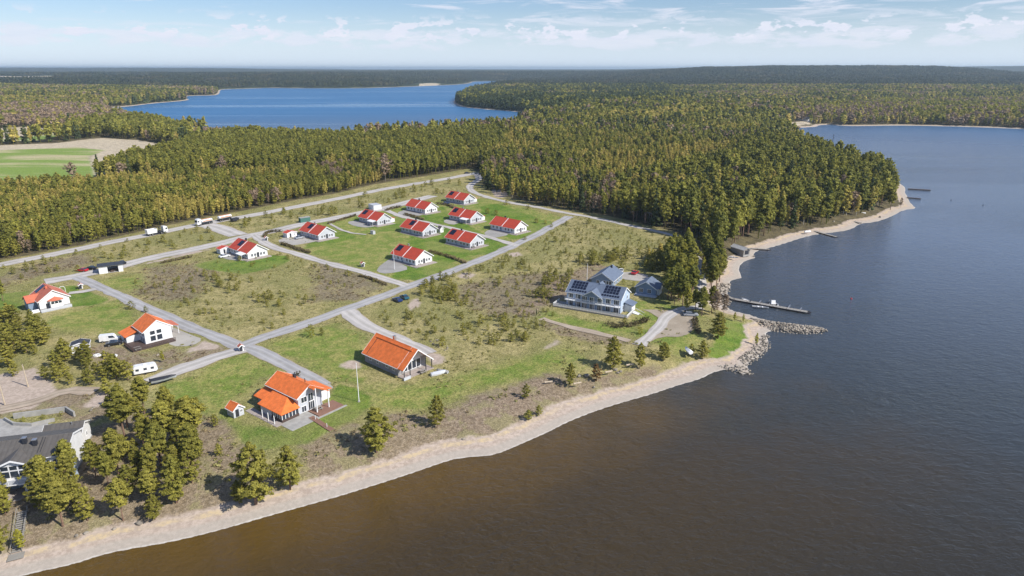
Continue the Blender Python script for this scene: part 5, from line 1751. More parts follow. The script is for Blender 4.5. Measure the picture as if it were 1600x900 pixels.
part('vent_pipe', MB().tube((.9, -3.4, rg - .8), (.9, -3.4, rg + .6), .1, n=8), M_DARKTRIM, t)
part('patio', MB().box(-W / 2 - ww - 2.0, -W / 2 - ww - .05, -L / 2 - .6, L / 2, -.3, .10), M_PAVE, t)
part('deck', MB().box(-.9, W / 2 + 3.0, -L / 2 - 4.2, -L / 2 - .06, -.3, .30), M_WOOD_RED, t)
part('deck_edge', MB().box(-W / 2 - ww - .8, W / 2 + 3.6, -L / 2 - 4.9, -L / 2 - 4.25, -.3, .08).box(-W / 2 - ww - .8, -.95, -L / 2 - 4.2, -L / 2 - .06, -.3, .08), M_CONC, t)
table(497, 640, 52, 'dark picnic table on the red brown deck of the veranda house', LAND + .3)
# boardwalk with planks
a_, b_2 = Vector((*G2(486, 652), 0)), Vector((*G2(519, 673), 0))
d_ = b_2 - a_
t = thing('boardwalk', 'narrow red brown boardwalk from the veranda house down to the beach', 'boardwalk', (a_.x, a_.y, LAND), math.atan2(d_.y, d_.x))
nb = int(d_.length / .28)
pm_ = MB().box(0, .25, -.65, .65, .1, .16).mesh('plank', M_WOOD_RED)
for k in range(nb):
    part('plank', pm_, None, t, (k * .28, rnd.uniform(-.03, .03), rnd.uniform(-.01, .01)))
part('joist', MB().box(0, d_.length, -.5, -.4, -.2, .097).box(0, d_.length, .4, .5, -.2, .097), M_WOOD_GREY, t)

# ---- tall orange roofed white house with dark deck
W, L, ev, rg, phi = 7.6, 8.6, 4.3, 6.9, 46
c_ = G2(228.6, 539.8)
t, s, th = gable('house', 'tall white house with bright orange roof, four large gable windows and a dark deck', c_, phi, W, L, ev, rg, M_WALL_WHITE, M_ROOF_ORANGE, oh=.5, ohg=.15)
for sx in (-1.6, .25):
    window(t, '', '-y', sx, .9, 1.45, 1.55, W, L, bars=0)
    window(t, '', '-y', sx, 2.85, 1.35, 1.15, W, L, bars=0)
for sx, z in ((-3, .6), (-1.2, .6), (-3, 2.7), (-1.2, 2.7)):
    window(t, '', '-x', -sx, z, 1.2, 1.4, W, L)
part('annex_wall', MB().box(-W / 2 - 3.6, -W / 2 - .004, .6, L / 2 + 1.6, 0, 2.3), M_WALL_WHITE, t)
part('annex_roof', MB().prism([(-W / 2 - 4.1, 2.25), (-W / 2 - .0, 3.5), (-W / 2 - .0, 3.66), (-W / 2 - 4.1, 2.41)], 'y', .1, L / 2 + 2.0), M_ROOF_ORANGE, t)
part('annex_window', MB().box(-W / 2 - 3.64, -W / 2 - 3.6, 1.5, 2.6, .9, 1.9), M_GLASS, t)
deck = MB().box(-W / 2 - 4.6, W / 2 - .2, -L / 2 - 3.0, -L / 2 - .06, .25, .42).box(-W / 2 - 4.6, -W / 2 - .06, -L / 2 - .055, .55, .25, .42)
deck.box(-W / 2 - 4.5, W / 2 - .3, -L / 2 - 2.9, -L / 2 - 2.8, -.3, .247)
part('deck', deck, M_WOOD_DARK, t)
rl = MB()
for k in range(10):
    x = -W / 2 - 4.6 + k * (W + 4.3) / 9
    rl.box(x, x + .09, -L / 2 - 3.0, -L / 2 - 2.92, .42, 1.35)
for k in range(7):
    y = -L / 2 - 3.0 + k * 1.15
    rl.box(-W / 2 - 4.6, -W / 2 - 4.52, y + .1, y + .19, .42, 1.35)
for z in (.7, .98, 1.26):
    rl.box(-W / 2 - 4.6, W / 2 - .2, -L / 2 - 2.99, -L / 2 - 2.95, z, z + .12)
    rl.box(-W / 2 - 4.59, -W / 2 - 4.55, -L / 2 - 2.9, 4.0 - L / 2 + .2, z, z + .12)
part('railing', rl, M_WOOD_DARK, t)
part('carport_roof', MB().prism([(W / 2 + .01, 3.7), (W / 2 + 3.2, 2.7), (W / 2 + 3.2, 2.85), (W / 2 + .01, 3.86)], 'y', -1.5, L / 2), M_ROOF_PALE, t)
part('carport_post', MB().box(W / 2 + 2.9, W / 2 + 3.02, -1.3, -1.18, 0, 2.75).box(W / 2 + 2.9, W / 2 + 3.02, L / 2 - .4, L / 2 - .28, 0, 2.75), M_TRIM, t)
table(215, 546, 46, 'weathered table on the dark deck of the tall orange roofed house', LAND + .42)

# ---- pale red roofed villa at the left
W, L, ev, rg, phi = 8.8, 10.5, 3.6, 6.6, 46
c_ = G2(64, 487)
t, s, th = gable('house', 'white plastered villa with pale red cross gabled roof and an arched red awning', c_, phi, W, L, ev, rg, M_WALL_PLASTER, M_ROOF_PALE, oh=.45, ohg=.4, plinth=.9)
part('wing_wall', MB().prism([(-2.6, 0), (2.6, 0), (2.6, 3.2), (0, 4.7), (-2.6, 3.2)], 'x', -W / 2 - 2.6, -W / 2 + .4), M_WALL_BLUE, t, (0, .5, 0))
part('wing_roof', MB().prism([(-3.1, 2.9), (0, 4.7), (3.1, 2.9), (3.1, 3.07), (0, 4.88), (-3.1, 3.07)], 'x', -W / 2 - 3.0, -.9), M_ROOF_PALE, t, (0, .5, 0))
solar(t, rg, s, th, -1, .4, 2.3, 2, 2, 1.2, 1.4, .05)
aw = MB()
n = 10
vs = [(0, 0, 1.1)]
for k in range(n + 1):
    an = math.pi * k / n
    vs.append((math.cos(an) * 2.5, -math.sin(an) * 1.7, .0))
fs = [(0, k + 1, k + 2) for k in range(n)] + [tuple(range(n + 1, 0, -1))]
part('awning', aw.add(vs, fs), M_ROOF_PALE, t, (.3, -L / 2 - .01, 3.2))
part('bay_wall', MB().box(-1.5, 2.1, -L / 2 - 1.2, -L / 2 - .004, 0, 3.15), M_WALL_PLASTER, t)
for k in range(3):
    part('window', MB().box(-1.25 + k * 1.1, -.35 + k * 1.1, -L / 2 - 1.24, -L / 2 - 1.203, 2.1, 2.9), M_GLASS, t)
part('door', MB().box(-2.6, -1.7, -L / 2 - .06, -L / 2 - .003, .2, 2.4), M_DARKTRIM, t)
part('balcony_rail', MB().box(-W / 2 - .2, W / 2, -L / 2 - 2.0, -L / 2 - 1.9, .2, 1.1).box(-W / 2 - .2, W / 2, -L / 2 - 1.9, -L / 2 - .05, -.3, .2), M_WALL_PALE, t)
for k in range(4):
    part('stair_step', MB().box(-W / 2 - 2.5, -W / 2 - .3, -L / 2 - .2 + k * .35, -L / 2 + .15 + k * .35, -.3, .2 + k * .17), M_TRIM, t)
part('chimney', MB().box(-.9, -.3, -.6, 0, rg - 1, rg + .5), M_ROOF_PALE, t)
for sx in (-4, 3.6):
    window(t, '', '-x', sx, 1.6, .9, 1.1, W, L)
# garden arch
t = thing('garden_arch', 'small white garden arch beside the pale red roofed villa', 'arch', at(98, 456), R(40))
mb = MB()
for k in range(8):
    a0, a1 = math.pi * k / 8, math.pi * (k + 1) / 8
    mb.tube((math.cos(a0) * .9, 0, 1.2 + math.sin(a0) * .9), (math.cos(a1) * .9, 0, 1.2 + math.sin(a1) * .9), .08, n=5)
mb.tube((-.9, 0, 0), (-.9, 0, 1.2), .08, n=5).tube((.9, 0, 0), (.9, 0, 1.2), .08, n=5)
part('hoop', mb, M_TRIM, t)

# ---- long blue grey house with two solar fields
W, L, ev, rg, phi = 9.2, 19.5, 5.1, 7.9, 62
c_ = G2(969, 491)
t, s, th = gable('guesthouse', 'long two storey blue grey house with many solar panels and white balconies', c_, phi, W, L, ev, rg, M_WALL_LBLUE, M_ROOF_SLATE, oh=.4, ohg=.35)
for blk in (-L / 2 + .9, L / 2 - 6.9):
    solar(t, rg, s, th, -1, .35, blk + .6, 3, 5, .90, .86, .18)
    solar(t, rg, s, th, -1, 3.75, blk - .1, 1, 7, .72, .62, .20)
part('front_gable_wall', MB().prism([(-3.1, 0), (3.1, 0), (3.1, 5.0), (0, 6.9), (-3.1, 5.0)], 'x', -W / 2 - .9, -W / 2 + .3), M_WALL_BLUE, t)
part('front_gable_roof', MB().prism([(-3.6, 4.75), (0, 6.95), (3.6, 4.75), (3.6, 4.9), (0, 7.12), (-3.6, 4.9)], 'x', -W / 2 - 1.7, -1.9), M_ROOF_SLATE, t)
part('front_gable_boards', MB().prism([(-3.6, 4.65), (0, 6.8), (3.6, 4.65), (3.6, 4.93), (0, 7.15), (-3.6, 4.93)], 'x', -W / 2 - 1.76, -W / 2 - 1.705), M_TRIM, t)
part('dormer', MB().prism([(-1.1, rg - .6), (1.1, rg - .6), (0, rg + .5)], 'x', -.4, 2.5), M_ROOF_SLATE, t, (0, -.5, 0))
part('balcony', MB().box(-W / 2 - 1.7, -W / 2 - .91, -L / 2, L / 2, 2.55, 2.7).box(-W / 2 - .905, -W / 2 - .01, -L / 2, -3.2, 2.55, 2.7).box(-W / 2 - .905, -W / 2 - .01, 3.2, L / 2, 2.55, 2.7), M_TRIM, t)
rl = MB()
for k in range(14):
    y = -L / 2 + k * (L - .1) / 13
    rl.box(-W / 2 - 1.7, -W / 2 - 1.6, y, y + .1, -.2 if k % 2 == 0 else 2.702, 4.85 if k % 2 == 0 else 3.6)
rl.box(-W / 2 - 1.69, -W / 2 - 1.62, -L / 2, L / 2, 3.55, 3.64)
part('balcony_post', rl, M_TRIM, t)
bal = MB()
for k in range(78):
    y = -L / 2 + .12 + k * .25
    bal.box(-W / 2 - 1.67, -W / 2 - 1.64, y, y + .05, 2.72, 3.55)
part('baluster', bal, M_TRIM, t)
for k in range(7):
    y = -L / 2 + 1.5 + k * 2.75
    o_ = .9 if abs(y) < 3.1 else 0
    for z in (.4, 2.95):
        w_ = part('window', window(t, '', '-x', -y, z, 1.7, 1.75 if z < 1 else 1.65, W + 2 * o_, L, bars=2).data, None, None) if False else window(t, '', '-x', -y, z, 1.7, 1.75 if z < 1 else 1.65, W + 2 * o_, L, bars=2)
window(t, '', '-y', -2.0, 1.0, .9, 1.2, W, L)
window(t, '', '-y', 1.8, 3.6, .9, 1.2, W, L)
part('porch_wall', MB().box(-1.2, 2.4, -L / 2 - 2.8, -L / 2 - .004, 0, 2.3), M_WALL_WHITE, t)
part('porch_roof', MB().prism([(-L / 2 - 3.4, 2.35), (-L / 2 - .38, 3.2), (-L / 2 - .38, 3.33), (-L / 2 - 3.4, 2.48)], 'x', -1.8, 3.0), M_ROOF_SLATE, t)
tr = MB().box(-W / 2 - 3.6, -W / 2 - .95, -L / 2 - 3.5, L / 2 + 3.5, -.3, .45).box(-W / 2 - .94, 0, -L / 2 - 3.4, -L / 2 - 2.82, -.3, .45).box(-W / 2 - .94, -W / 2 + 2, L / 2 + .06, L / 2 + 3.5, -.3, .45)
part('terrace', tr, M_WOOD_GREY, t)
rl = MB()
n = 22
for k in range(n):
    y = -L / 2 - 3.45 + k * (L + 6.8) / (n - 1)
    rl.box(-W / 2 - 3.58, -W / 2 - 3.5, y, y + .08, .45, 1.35)
for z in (.75, 1.02, 1.28):
    rl.box(-W / 2 - 3.57, -W / 2 - 3.52, -L / 2 - 3.45, L / 2 + 3.4, z, z + .14)
    rl.box(-W / 2 - 3.4, 0, -L / 2 - 3.46, -L / 2 - 3.42, z, z + .14)
    rl.box(-W / 2 - 3.4, -W / 2 + 2, L / 2 + 3.42, L / 2 + 3.46, z, z + .14)
part('railing', rl, M_TRIM, t)
st = MB()
for k in range(7):
    st.box(-2.4, -.4, -L / 2 - 3.8 - k * .45, -L / 2 - 3.42 - k * .45, -.3, .40 - k * .09)
st.prism([(-L / 2 - 7, .2), (-L / 2 - 3.5, 1.5), (-L / 2 - 3.5, 1.62), (-L / 2 - 7, .32)], 'x', -2.5, -2.42).prism([(-L / 2 - 7, .2), (-L / 2 - 3.5, 1.5), (-L / 2 - 3.5, 1.62), (-L / 2 - 7, .32)], 'x', -.38, -.30)
part('stairs', st, M_TRIM, t)
# two small blue houses behind
t, s, th = gable('house', 'grey blue single storey house with dark roof behind the long guesthouse', G2(924, 445.5), -26, 8.2, 12.0, 2.8, 5.3, M_WALL_BLUE, M_ROOF_SLATE, oh=.5, ohg=.4)
window(t, '', '-y', -1.6, .9, 1.0, 1.4, 8.2, 12, bars=1)
for sx in (.9, 2.2, 3.2):
    window(t, '', '-y', sx, .9, .8, 1.5, 8.2, 12, bars=0)
for sx in (-3.5, 0, 3):
    window(t, '', '+x', sx, .9, 1.0, 1.2, 8.2, 12)
part('chimney', MB().box(.3, .9, 3, 3.6, 4.4, 6.0), M_DARKTRIM, t)
part('terrace', MB().box(-4, 6, -8.4, -6.05, -.3, .2), M_WOOD_GREY, t)
t, s, th = gable('cottage', 'small grey blue cottage with pale cross gable, right of the guesthouse', G2(993, 458.5), -26, 7.4, 7.0, 2.7, 4.9, M_WALL_BLUE, M_ROOF_SLATE, oh=.45, ohg=.4, cat='cottage')
window(t, '', '-y', -1.7, .8, 1.3, 1.4, 7.4, 7, bars=2)
window(t, '', '-y', 1.3, .8, 1.3, 1.4, 7.4, 7, bars=2)
part('wing_wall', MB().prism([(-2, 0), (2, 0), (2, 2.6), (0, 4.0), (-2, 2.6)], 'x', 3.0, 4.6), M_WALL_WHITE, t)
part('wing_roof', MB().prism([(-2.4, 2.4), (0, 4.1), (2.4, 2.4), (2.4, 2.53), (0, 4.25), (-2.4, 2.53)], 'x', .6, 5.0), M_ROOF_SLATE, t)
part('terrace', MB().box(-3.7, 4.4, -5.6, -3.55, -.3, .3), M_WALL_PALE, t)

# ---- balcony house at the lower left
rA, rB = G2(0, 691, 10.6), G2(107, 678, 10.6)
angl = math.degrees(math.atan2(rA[1] - rB[1], rA[0] - rB[0]))
phi = angl - 90
W, L, ev, rg = 9.8, 21.0, 6.4, 7.9
zc = G2(104, 709, LAND + ev)
c_ = (zc[0] + math.cos(R(phi)) * .5 - math.sin(R(phi)) * .5, zc[1] + math.sin(R(phi)) * .5 + math.cos(R(phi)) * .5)
t, s, th = gable('house', 'large white house with grey roof and pillared balcony at the lower left', c_, phi, W, L, ev, rg, M_WALL_WHITE, M_ROOF_GREY, oh=.6, ohg=.4)
fy = -L / 2 + 8.3     # centre of the front gable
part('front_gable_wall', MB().prism([(-2.9, 3.2), (2.9, 3.2), (2.9, 6.0), (0, 7.1), (-2.9, 6.0)], 'x', -W / 2 - 1.8, -W / 2 + .5), M_WALL_WHITE, t, (0, fy, 0))
part('front_gable_roof', MB().prism([(-3.3, 5.9), (0, 7.25), (3.3, 5.9), (3.3, 6.06), (0, 7.43), (-3.3, 6.06)], 'x', -W / 2 - 2.4, -1.9), M_ROOF_GREY, t, (0, fy, 0))
part('front_gable_boards', MB().prism([(-3.32, 5.78), (0, 7.1), (3.32, 5.78), (3.32, 6.08), (0, 7.45), (-3.32, 6.08)], 'x', -W / 2 - 2.47, -W / 2 - 2.405), M_TRIM, t, (0, fy, 0))
for sy in (-1.5, 0, 1.5):
    part('window', MB().box(-W / 2 - 1.84, -W / 2 - 1.803, sy - .6, sy + .6, 5.1, 5.9), M_GLASS, t, (0, fy, 0))
    part('window', MB().box(-W / 2 - 1.84, -W / 2 - 1.803, sy - .65, sy + .65, 3.5, 4.8), M_GLASS, t, (0, fy, 0))
for y in (-L / 2 + 1.6, -L / 2 + 3.4, -L / 2 + 5.0):
    window(t, '', '-x', -y, 3.7, 1.2, 1.6, W, L, bars=1)
window(t, '', '-x', -fy, .7, 1.2, 1.3, W, L, bars=1)
part('basement_wall', MB().box(-W / 2 - .06, -W / 2 - .044, -L / 2 + .02, L / 2 - .02, -.5, 2.9), M_WALL_BLUE, t)
part('balcony', MB().box(-W / 2 - 4.0, -W / 2 - .07, fy - 7.0, fy + 3.4, 2.95, 3.15), M_TRIM, t)
part('balcony_glass', MB().box(-W / 2 - 4.0, -W / 2 - 3.96, fy - 7, fy + 3.4, 3.2, 4.1), M_WALL_PALE, t)
rl = MB().box(-W / 2 - 4.03, -W / 2 - 3.93, fy - 7.0, fy + 3.4, 4.1, 4.18)
for k in range(8):
    y = fy - 7 + k * 10.3 / 7
    rl.box(-W / 2 - 4.05, -W / 2 - 3.95, y, y + .1, 3.15, 4.1)
part('railing', rl, M_TRIM, t)
for y in (fy - 6.6, fy - 2.4, fy + 3.0):
    part('pillar', MB().box(-W / 2 - 3.9, -W / 2 - 3.5, y, y + .4, -.5, 2.95), M_WALL_PALE, t)
part('patio', MB().box(-W / 2 - 4.6, -W / 2 - .07, fy - 7, fy + 4, -.5, .1), M_PAVE, t)
for x, y in ((-1.2, fy - .6), (-2.0, fy - 2.6)):
    z = rg - s * abs(x)
    part('chimney', MB().box(x - .35, x + .35, y - .35, y + .35, z - .2, z + 1.3), M_DARKTRIM, t)
    part('chimney_cap', MB().box(x - .42, x + .42, y - .42, y + .42, z + 1.31, z + 1.42), M_METAL, t)
slope_panel(t, rg, s, th, -4.2, -.3, fy - 4.0, fy - 3.93, .05, .06, M_DARKTRIM, 'roof_ladder')
slope_panel(t, rg, s, th, -4.2, -.3, fy - 3.5, fy - 3.43, .05, .06, M_DARKTRIM, 'roof_ladder')
part('bay_column', MB().box(-W / 2 - .5, -W / 2 + 1.5, -L / 2 - 1.0, -L / 2 - .05, 0, 6.0), M_WALL_LBLUE, t)
# annex behind
rc = G2(124, 679, LAND + 4.0)
t, s, th = gable('annex', 'grey roofed annex with white gable behind the balcony house', (rc[0], rc[1]), phi, 6.6, 7.0, 3.9, 5.3, M_WALL_WHITE, M_ROOF_GREY, oh=.5, ohg=.35, cat='annex')
window(t, '', '-y', .6, 1.8, .7, .8, 6.6, 7.0)
part('door', MB().box(-.5, .5, -.06, 0, 0, 2.0), M_DARKTRIM, t, (-3.3, 1.5, .3), R(270))
part('vent_pipe', MB().tube((-.5, -1.5, 4.7), (-.5, -1.5, 5.8), .12, n=8), M_METAL, t)

# retaining walls, lower left
def wall_run(pts, h, th_, mat, label, name='retaining_wall', cat='wall', z=LAND):
    P = [Vector((*G2(*p, z), 0)) for p in pts]
    c0 = P[0]
    mb = MB()
    for a, b_ in zip(P[:-1], P[1:]):
        d = b_ - a
        n_ = Vector((-d.y, d.x, 0)).normalized() * th_ / 2
        q = [a + n_ - c0, b_ + n_ - c0, b_ - n_ - c0, a - n_ - c0]
        mb.add([(p.x, p.y, -.4) for p in q] + [(p.x, p.y, h) for p in q], [(0, 3, 2, 1), (4, 5, 6, 7), (0, 1, 5, 4), (1, 2, 6, 5), (2, 3, 7, 6), (3, 0, 4, 7)])
    return tag(part(name, mb, mat, None, (c0.x, c0.y, z)), label, cat)
wall_run([(22, 654), (60, 649), (104, 643), (117, 651)], 1.3, .4, M_CONC, 'upper grey retaining wall behind the balcony house')
wall_run([(8, 657), (22, 665), (50, 666), (86, 658)], .8, .35, M_CONC, 'lower curved grey retaining wall beside the concrete yard')
for i_, (px, py) in enumerate([(37, 659), (68, 655), (96, 650)]):
    x, y = G2(px, py)
    tree('bush', x, y, 1.3, ['leftmost', 'middle', 'rightmost'][i_] + ' of three dry brown bushes between the retaining walls', 'shrub', None, single=True, lod=1, name='dry_bush')

# ---- beach stairs
a_, b_2 = Vector((*G2(36, 800), 0)), Vector((*G2(22, 848), 0))
d_ = b_2 - a_
t = thing('beach_stairs', 'grey wooden stairs with handrails leading down to the beach', 'stairs', (a_.x, a_.y, tz(a_.x, a_.y)), math.atan2(d_.y, d_.x))
zt = tz(a_.x, a_.y) - tz(b_2.x, b_2.y) + .35
ns = 18
sm_ = MB().box(0, d_.length / ns * .85, -.75, .75, 0, .06).mesh('step', M_WOOD_GREY)
for k in range(ns):
    part('step', sm_, None, t, (k * d_.length / ns, 0, .45 - zt * k / ns))
for sg in (-1, 1):
    rb = MB()
    for k in range(7):
        u = k / 6
        rb.tube((u * d_.length, sg * .8, -.4 - zt * u), (u * d_.length, sg * .8, 1.4 - zt * u), .05, n=4)
    rb.tube((0, sg * .8, 1.4), (d_.length, sg * .8, 1.4 - zt), .06, n=4)
    part('handrail', rb, M_WOOD_GREY, t)
part('landing', MB().box(d_.length, d_.length + 1.8, -1.2, 1.2, .3 - zt, .38 - zt), M_WOOD_GREY, t)

# ------------------------------------------------------------------ vehicles
CARC = {}
def car(px, py, rz, paintm, label, kind='car', group=None, z=LAND):
    L, Wd, H = {'car': (4.5, 1.82, 1.46), 'estate': (4.8, 1.85, 1.5), 'van': (5.3, 1.95, 2.2)}[kind]
    t_ = thing({'van': 'van'}.get(kind, 'parked_car'), label, 'van' if kind == 'van' else 'car', at(px, py, z, .05), R(rz), group)
    hl = L / 2
    if kind == 'van':
        prof = [(-hl, .35), (hl, .35), (hl, .95), (hl - .75, 1.15), (hl - 1.5, 2.12), (-hl + .1, H), (-hl, 2.0)]
        gl = [(-hl + 2.6, 1.3), (hl - .95, 1.25), (hl - 1.5, 1.95), (-hl + 2.6, 2.0)]
    else:
        prof = [(-hl, .35), (hl, .32), (hl + .02, .62), (hl - .2, .78), (hl - 1.25, .95), (-hl + .45, 1.0), (-hl + .02, .85)]
        tail = .25 if kind == 'estate' else .75
        gl = [(hl - 1.2, .94), (hl - 2.0, 1.38), (-hl + tail + .5, 1.42), (-hl + tail - .1, .98)]
    key = (kind, paintm.name)
    if key not in CARC:
        body = MB().prism(prof, 'y', -Wd / 2, Wd / 2)
        if kind != 'van':
            body.prism([(hl - 2.05, 1.39), (hl - 2.1, 1.44), (-hl + tail + .6, 1.47), (-hl + tail + .5, 1.43)], 'y', -Wd / 2 + .18, Wd / 2 - .18)
        me = body.mesh('body', paintm)
        bm = bmesh.new(); bm.from_mesh(me)
        bmesh.ops.bevel(bm, geom=list(bm.edges), offset=.07, segments=2, affect='EDGES', clamp_overlap=True)
        bm.to_mesh(me); bm.free()
        glm = MB()
        if kind == 'van':
            glm.prism(gl, 'y', -Wd / 2 - .012, Wd / 2 + .012)
        else:
            n_ = len(gl)
            vs = [(p[0], -Wd / 2 + (.04 if p[1] < 1.1 else .2), p[1]) for p in gl] + [(p[0], Wd / 2 - (.04 if p[1] < 1.1 else .2), p[1]) for p in gl]
            glm.add(vs, [tuple(range(n_)), tuple(range(2 * n_ - 1, n_ - 1, -1))] + [(i + n_, (i + 1) % n_ + n_, (i + 1) % n_, i) for i in range(n_)])
        wh = MB().tube((0, -.11, 0), (0, .11, 0), .33, n=14).mesh('wheel', M_RUBBER)
        rim = MB().tube((0, -.125, 0), (0, .125, 0), .19, n=10).mesh('rim', M_METAL)
        hlm = MB().box(-.03, .05, -.18, .18, -.07, .07).mesh('headlight', M_TRIM)
        CARC[key] = (me, glm.mesh('window_glass', M_GLASS), wh, rim, hlm)
    me, glm, wh, rim, hlm = CARC[key]
    part('body', me, None, t_)
    part('window_glass', glm, None, t_)
    for sx in (-hl + .85, hl - .85):
        for sy in (-1, 1):
            w_ = part('wheel', wh, None, t_, (sx, sy * (Wd / 2 - .08), .30))
            part('rim', rim, None, w_)
    for sy in (-1, 1):
        part('headlight', hlm, None, t_, (hl - .02, sy * .62, .66))
    return t_
car(129, 424, 170, P_RED, 'bright red car left of the white garage')
car(142, 421, 175, P_BLACK, 'dark car between the red car and the white garage')
car(190, 412.5, 150, P_BLACK, 'black car on the gravel right of the white garage')
car(621, 470.5, 130, P_BLUE, 'dark blue car, the nearer of two by the straight road')
car(632, 466.5, 125, P_TEAL, 'teal blue car, the farther of two by the straight road')
car(992, 428, 60, P_RED, 'red car on the gravel yard between the small blue houses')
car(970.5, 425, 75, P_WHITE, 'white car behind the grey blue single storey house')
car(1079, 493.5, -5, P_SILVER, 'silver estate car at the edge of the pink gravel parking', 'estate')
car(468, 373, 48, P_SILVER, 'silver car beside the small shed with dark red roof')
car(172, 533, 20, P_WHITE, 'white van in the shade left of the tall orange roofed house', 'van')
car(179, 539, 30, P_BLACK, 'dark trailer like car in front of the white van')
car(697, 319, 30, P_BLUE, 'blue car left of the farthest red roofed house')
car(730, 271.5, 15, P_BLACK, 'leftmost of three dark cars parked under the trees at the road end')
car(741, 272, 20, P_SILVER, 'pale car, the middle one of three at the road end')
car(753, 273, 10, P_BLACK, 'rightmost of three dark cars parked under the trees at the road end')
car(351, 402, 48, P_WHITE, 'white car under the veranda of the house by the cross road')

def truck_base(t_, x0, x1, axles, w_=2.5):
    part('chassis', MB().box(x0, x1, -.55, .55, .75, 1.0).box(x0 + .3, x1 - .3, -w_ / 2 + .15, w_ / 2 - .15, .6, .74), M_DARKTRIM, t_)
    wh = MB().tube((0, -.17, 0), (0, .17, 0), .52, n=14).mesh('wheel', M_RUBBER)
    rim = MB().tube((0, -.185, 0), (0, .185, 0), .27, n=10).mesh('rim', M_METAL)
    for x in axles:
        for sy in (-1, 1):
            w2 = part('wheel', wh, None, t_, (x, sy * (w_ / 2 - .2), .52))
            part('rim', rim, None, w2)
def cab(t_, x0, paintm):
    me = MB().prism([(x0, .7), (x0 + 2.2, .7), (x0 + 2.25, 1.9), (x0 + 2.0, 3.1), (x0 + 1.6, 3.55), (x0, 3.6)], 'y', -1.22, 1.22).mesh('cab', paintm)
    bm = bmesh.new(); bm.from_mesh(me)
    bmesh.ops.bevel(bm, geom=list(bm.edges), offset=.09, segments=2, affect='EDGES', clamp_overlap=True)
    bm.to_mesh(me); bm.free()
    c1 = part('cab', me, None, t_)
    part('windscreen', MB().prism([(x0 + 2.262, 1.95), (x0 + 2.28, 1.95), (x0 + 2.06, 2.95), (x0 + 2.03, 2.95)], 'y', -1.05, 1.05), M_GLASS, c1)
    part('side_window', MB().box(x0 + 1.0, x0 + 1.9, -1.235, 1.235, 1.95, 2.75), M_GLASS, c1)
    for sy in (-1, 1):
        part('headlight', MB().box(x0 + 2.2, x0 + 2.27, sy * .95 - .15, sy * .95 + .15, .85, 1.05), M_TRIM, c1)
a_, b_2 = G2(228, 369.5), G2(263, 363)
ang = math.atan2(b_2[1] - a_[1], b_2[0] - a_[0])
t = thing('dump_truck', 'white tipper truck driving right on the upper gravel road', 'truck', ((a_[0] + b_2[0]) / 2, (a_[1] + b_2[1]) / 2, LAND + .06), ang)
truck_base(t, -5.0, 3.6, (-4.0, -2.7, 1.7, 3.4))
cab(t, 2.8, P_WHITE)
part('tipper_body', MB().prism([(-5.0, 1.1), (-.4, 1.1), (-.2, 3.1), (-5.1, 3.1)], 'y', -1.25, -1.17).prism([(-5.0, 1.1), (-.4, 1.1), (-.2, 3.1), (-5.1, 3.1)], 'y', 1.17, 1.25).box(-4.9, -.5, -1.16, 1.16, 1.1, 1.25).box(-.45, -.35, -1.16, 1.16, 1.26, 3.1).box(-5.05, -4.95, -1.16, 1.16, 1.26, 3.05), P_WHITE, t)
part('crane', MB().tube((1.2, 0, 1), (1.2, 0, 3.4), .22, n=8).tube((1.2, 0, 3.3), (2.2, .5, 2.2), .14, n=6).box(.4, 2.0, -1.0, 1.0, 1.02, 1.6), M_DARKTRIM, t)
a_, b_2 = G2(307, 353.5), G2(332, 348.5)
ang = math.atan2(b_2[1] - a_[1], b_2[0] - a_[0]) + math.pi
t = thing('tanker_truck', 'white and orange tanker truck heading left on the upper gravel road', 'truck', ((a_[0] + b_2[0]) / 2, (a_[1] + b_2[1]) / 2, LAND + .06), ang)
def tank(t_, x0, x1, z):
    n = 14
    vs, vo = [], []
    for x in (x0, x0 + .35, x1 - .35, x1):
        k = .75 if x in (x0, x1) else 1
        for i in range(n):
            an = 2 * math.pi * i / n
            vs.append((x, math.cos(an) * 1.2 * k, z + math.sin(an) * .85 * k))
    fs = [(j * n + i, j * n + (i + 1) % n, (j + 1) * n + (i + 1) % n, (j + 1) * n + i) for j in range(3) for i in range(n)] + [tuple(range(n)), tuple(range(4 * n - 1, 3 * n - 1, -1))]
    part('tank', MB().add(vs, fs), P_WHITE, t_)
    part('livery_stripe', MB().box(x0 + .7, x1 - .7, -1.225, 1.225, z - .1, z + .25), P_ORANGE, t_)
    part('livery_stripe', MB().box(x0 + .5, x1 - .5, -.5, .5, z + .84, z + .9), P_ORANGE, t_)
truck_base(t, -4.6, 3.2, (-3.6, -2.3, 2.9))
cab(t, 2.4, P_WHITE)
tank(t, -4.4, 1.9, 2.05)
a_, b_2 = G2(339, 347), G2(363, 342)
t = thing('tank_trailer', 'white and orange tank trailer parked behind the tanker truck', 'trailer', ((a_[0] + b_2[0]) / 2, (a_[1] + b_2[1]) / 2, LAND + .06), ang)
truck_base(t, -4.0, 3.8, (-3.2, -2.0, 2.0, 3.1))
tank(t, -4.0, 3.6, 2.05)
t = thing('trailer', 'small dark trailer parked beside the tank trailer', 'trailer', at(367, 346), ang)
part('bed', MB().box(-2, 2, -1.1, 1.1, .6, 1.9), M_DARKTRIM, t)
for sy in (-1, 1):
    part('wheel', MB().tube((0, sy * 1.0 - .1, .4), (0, sy * 1.0 + .1, .4), .4, n=12), M_RUBBER, t)
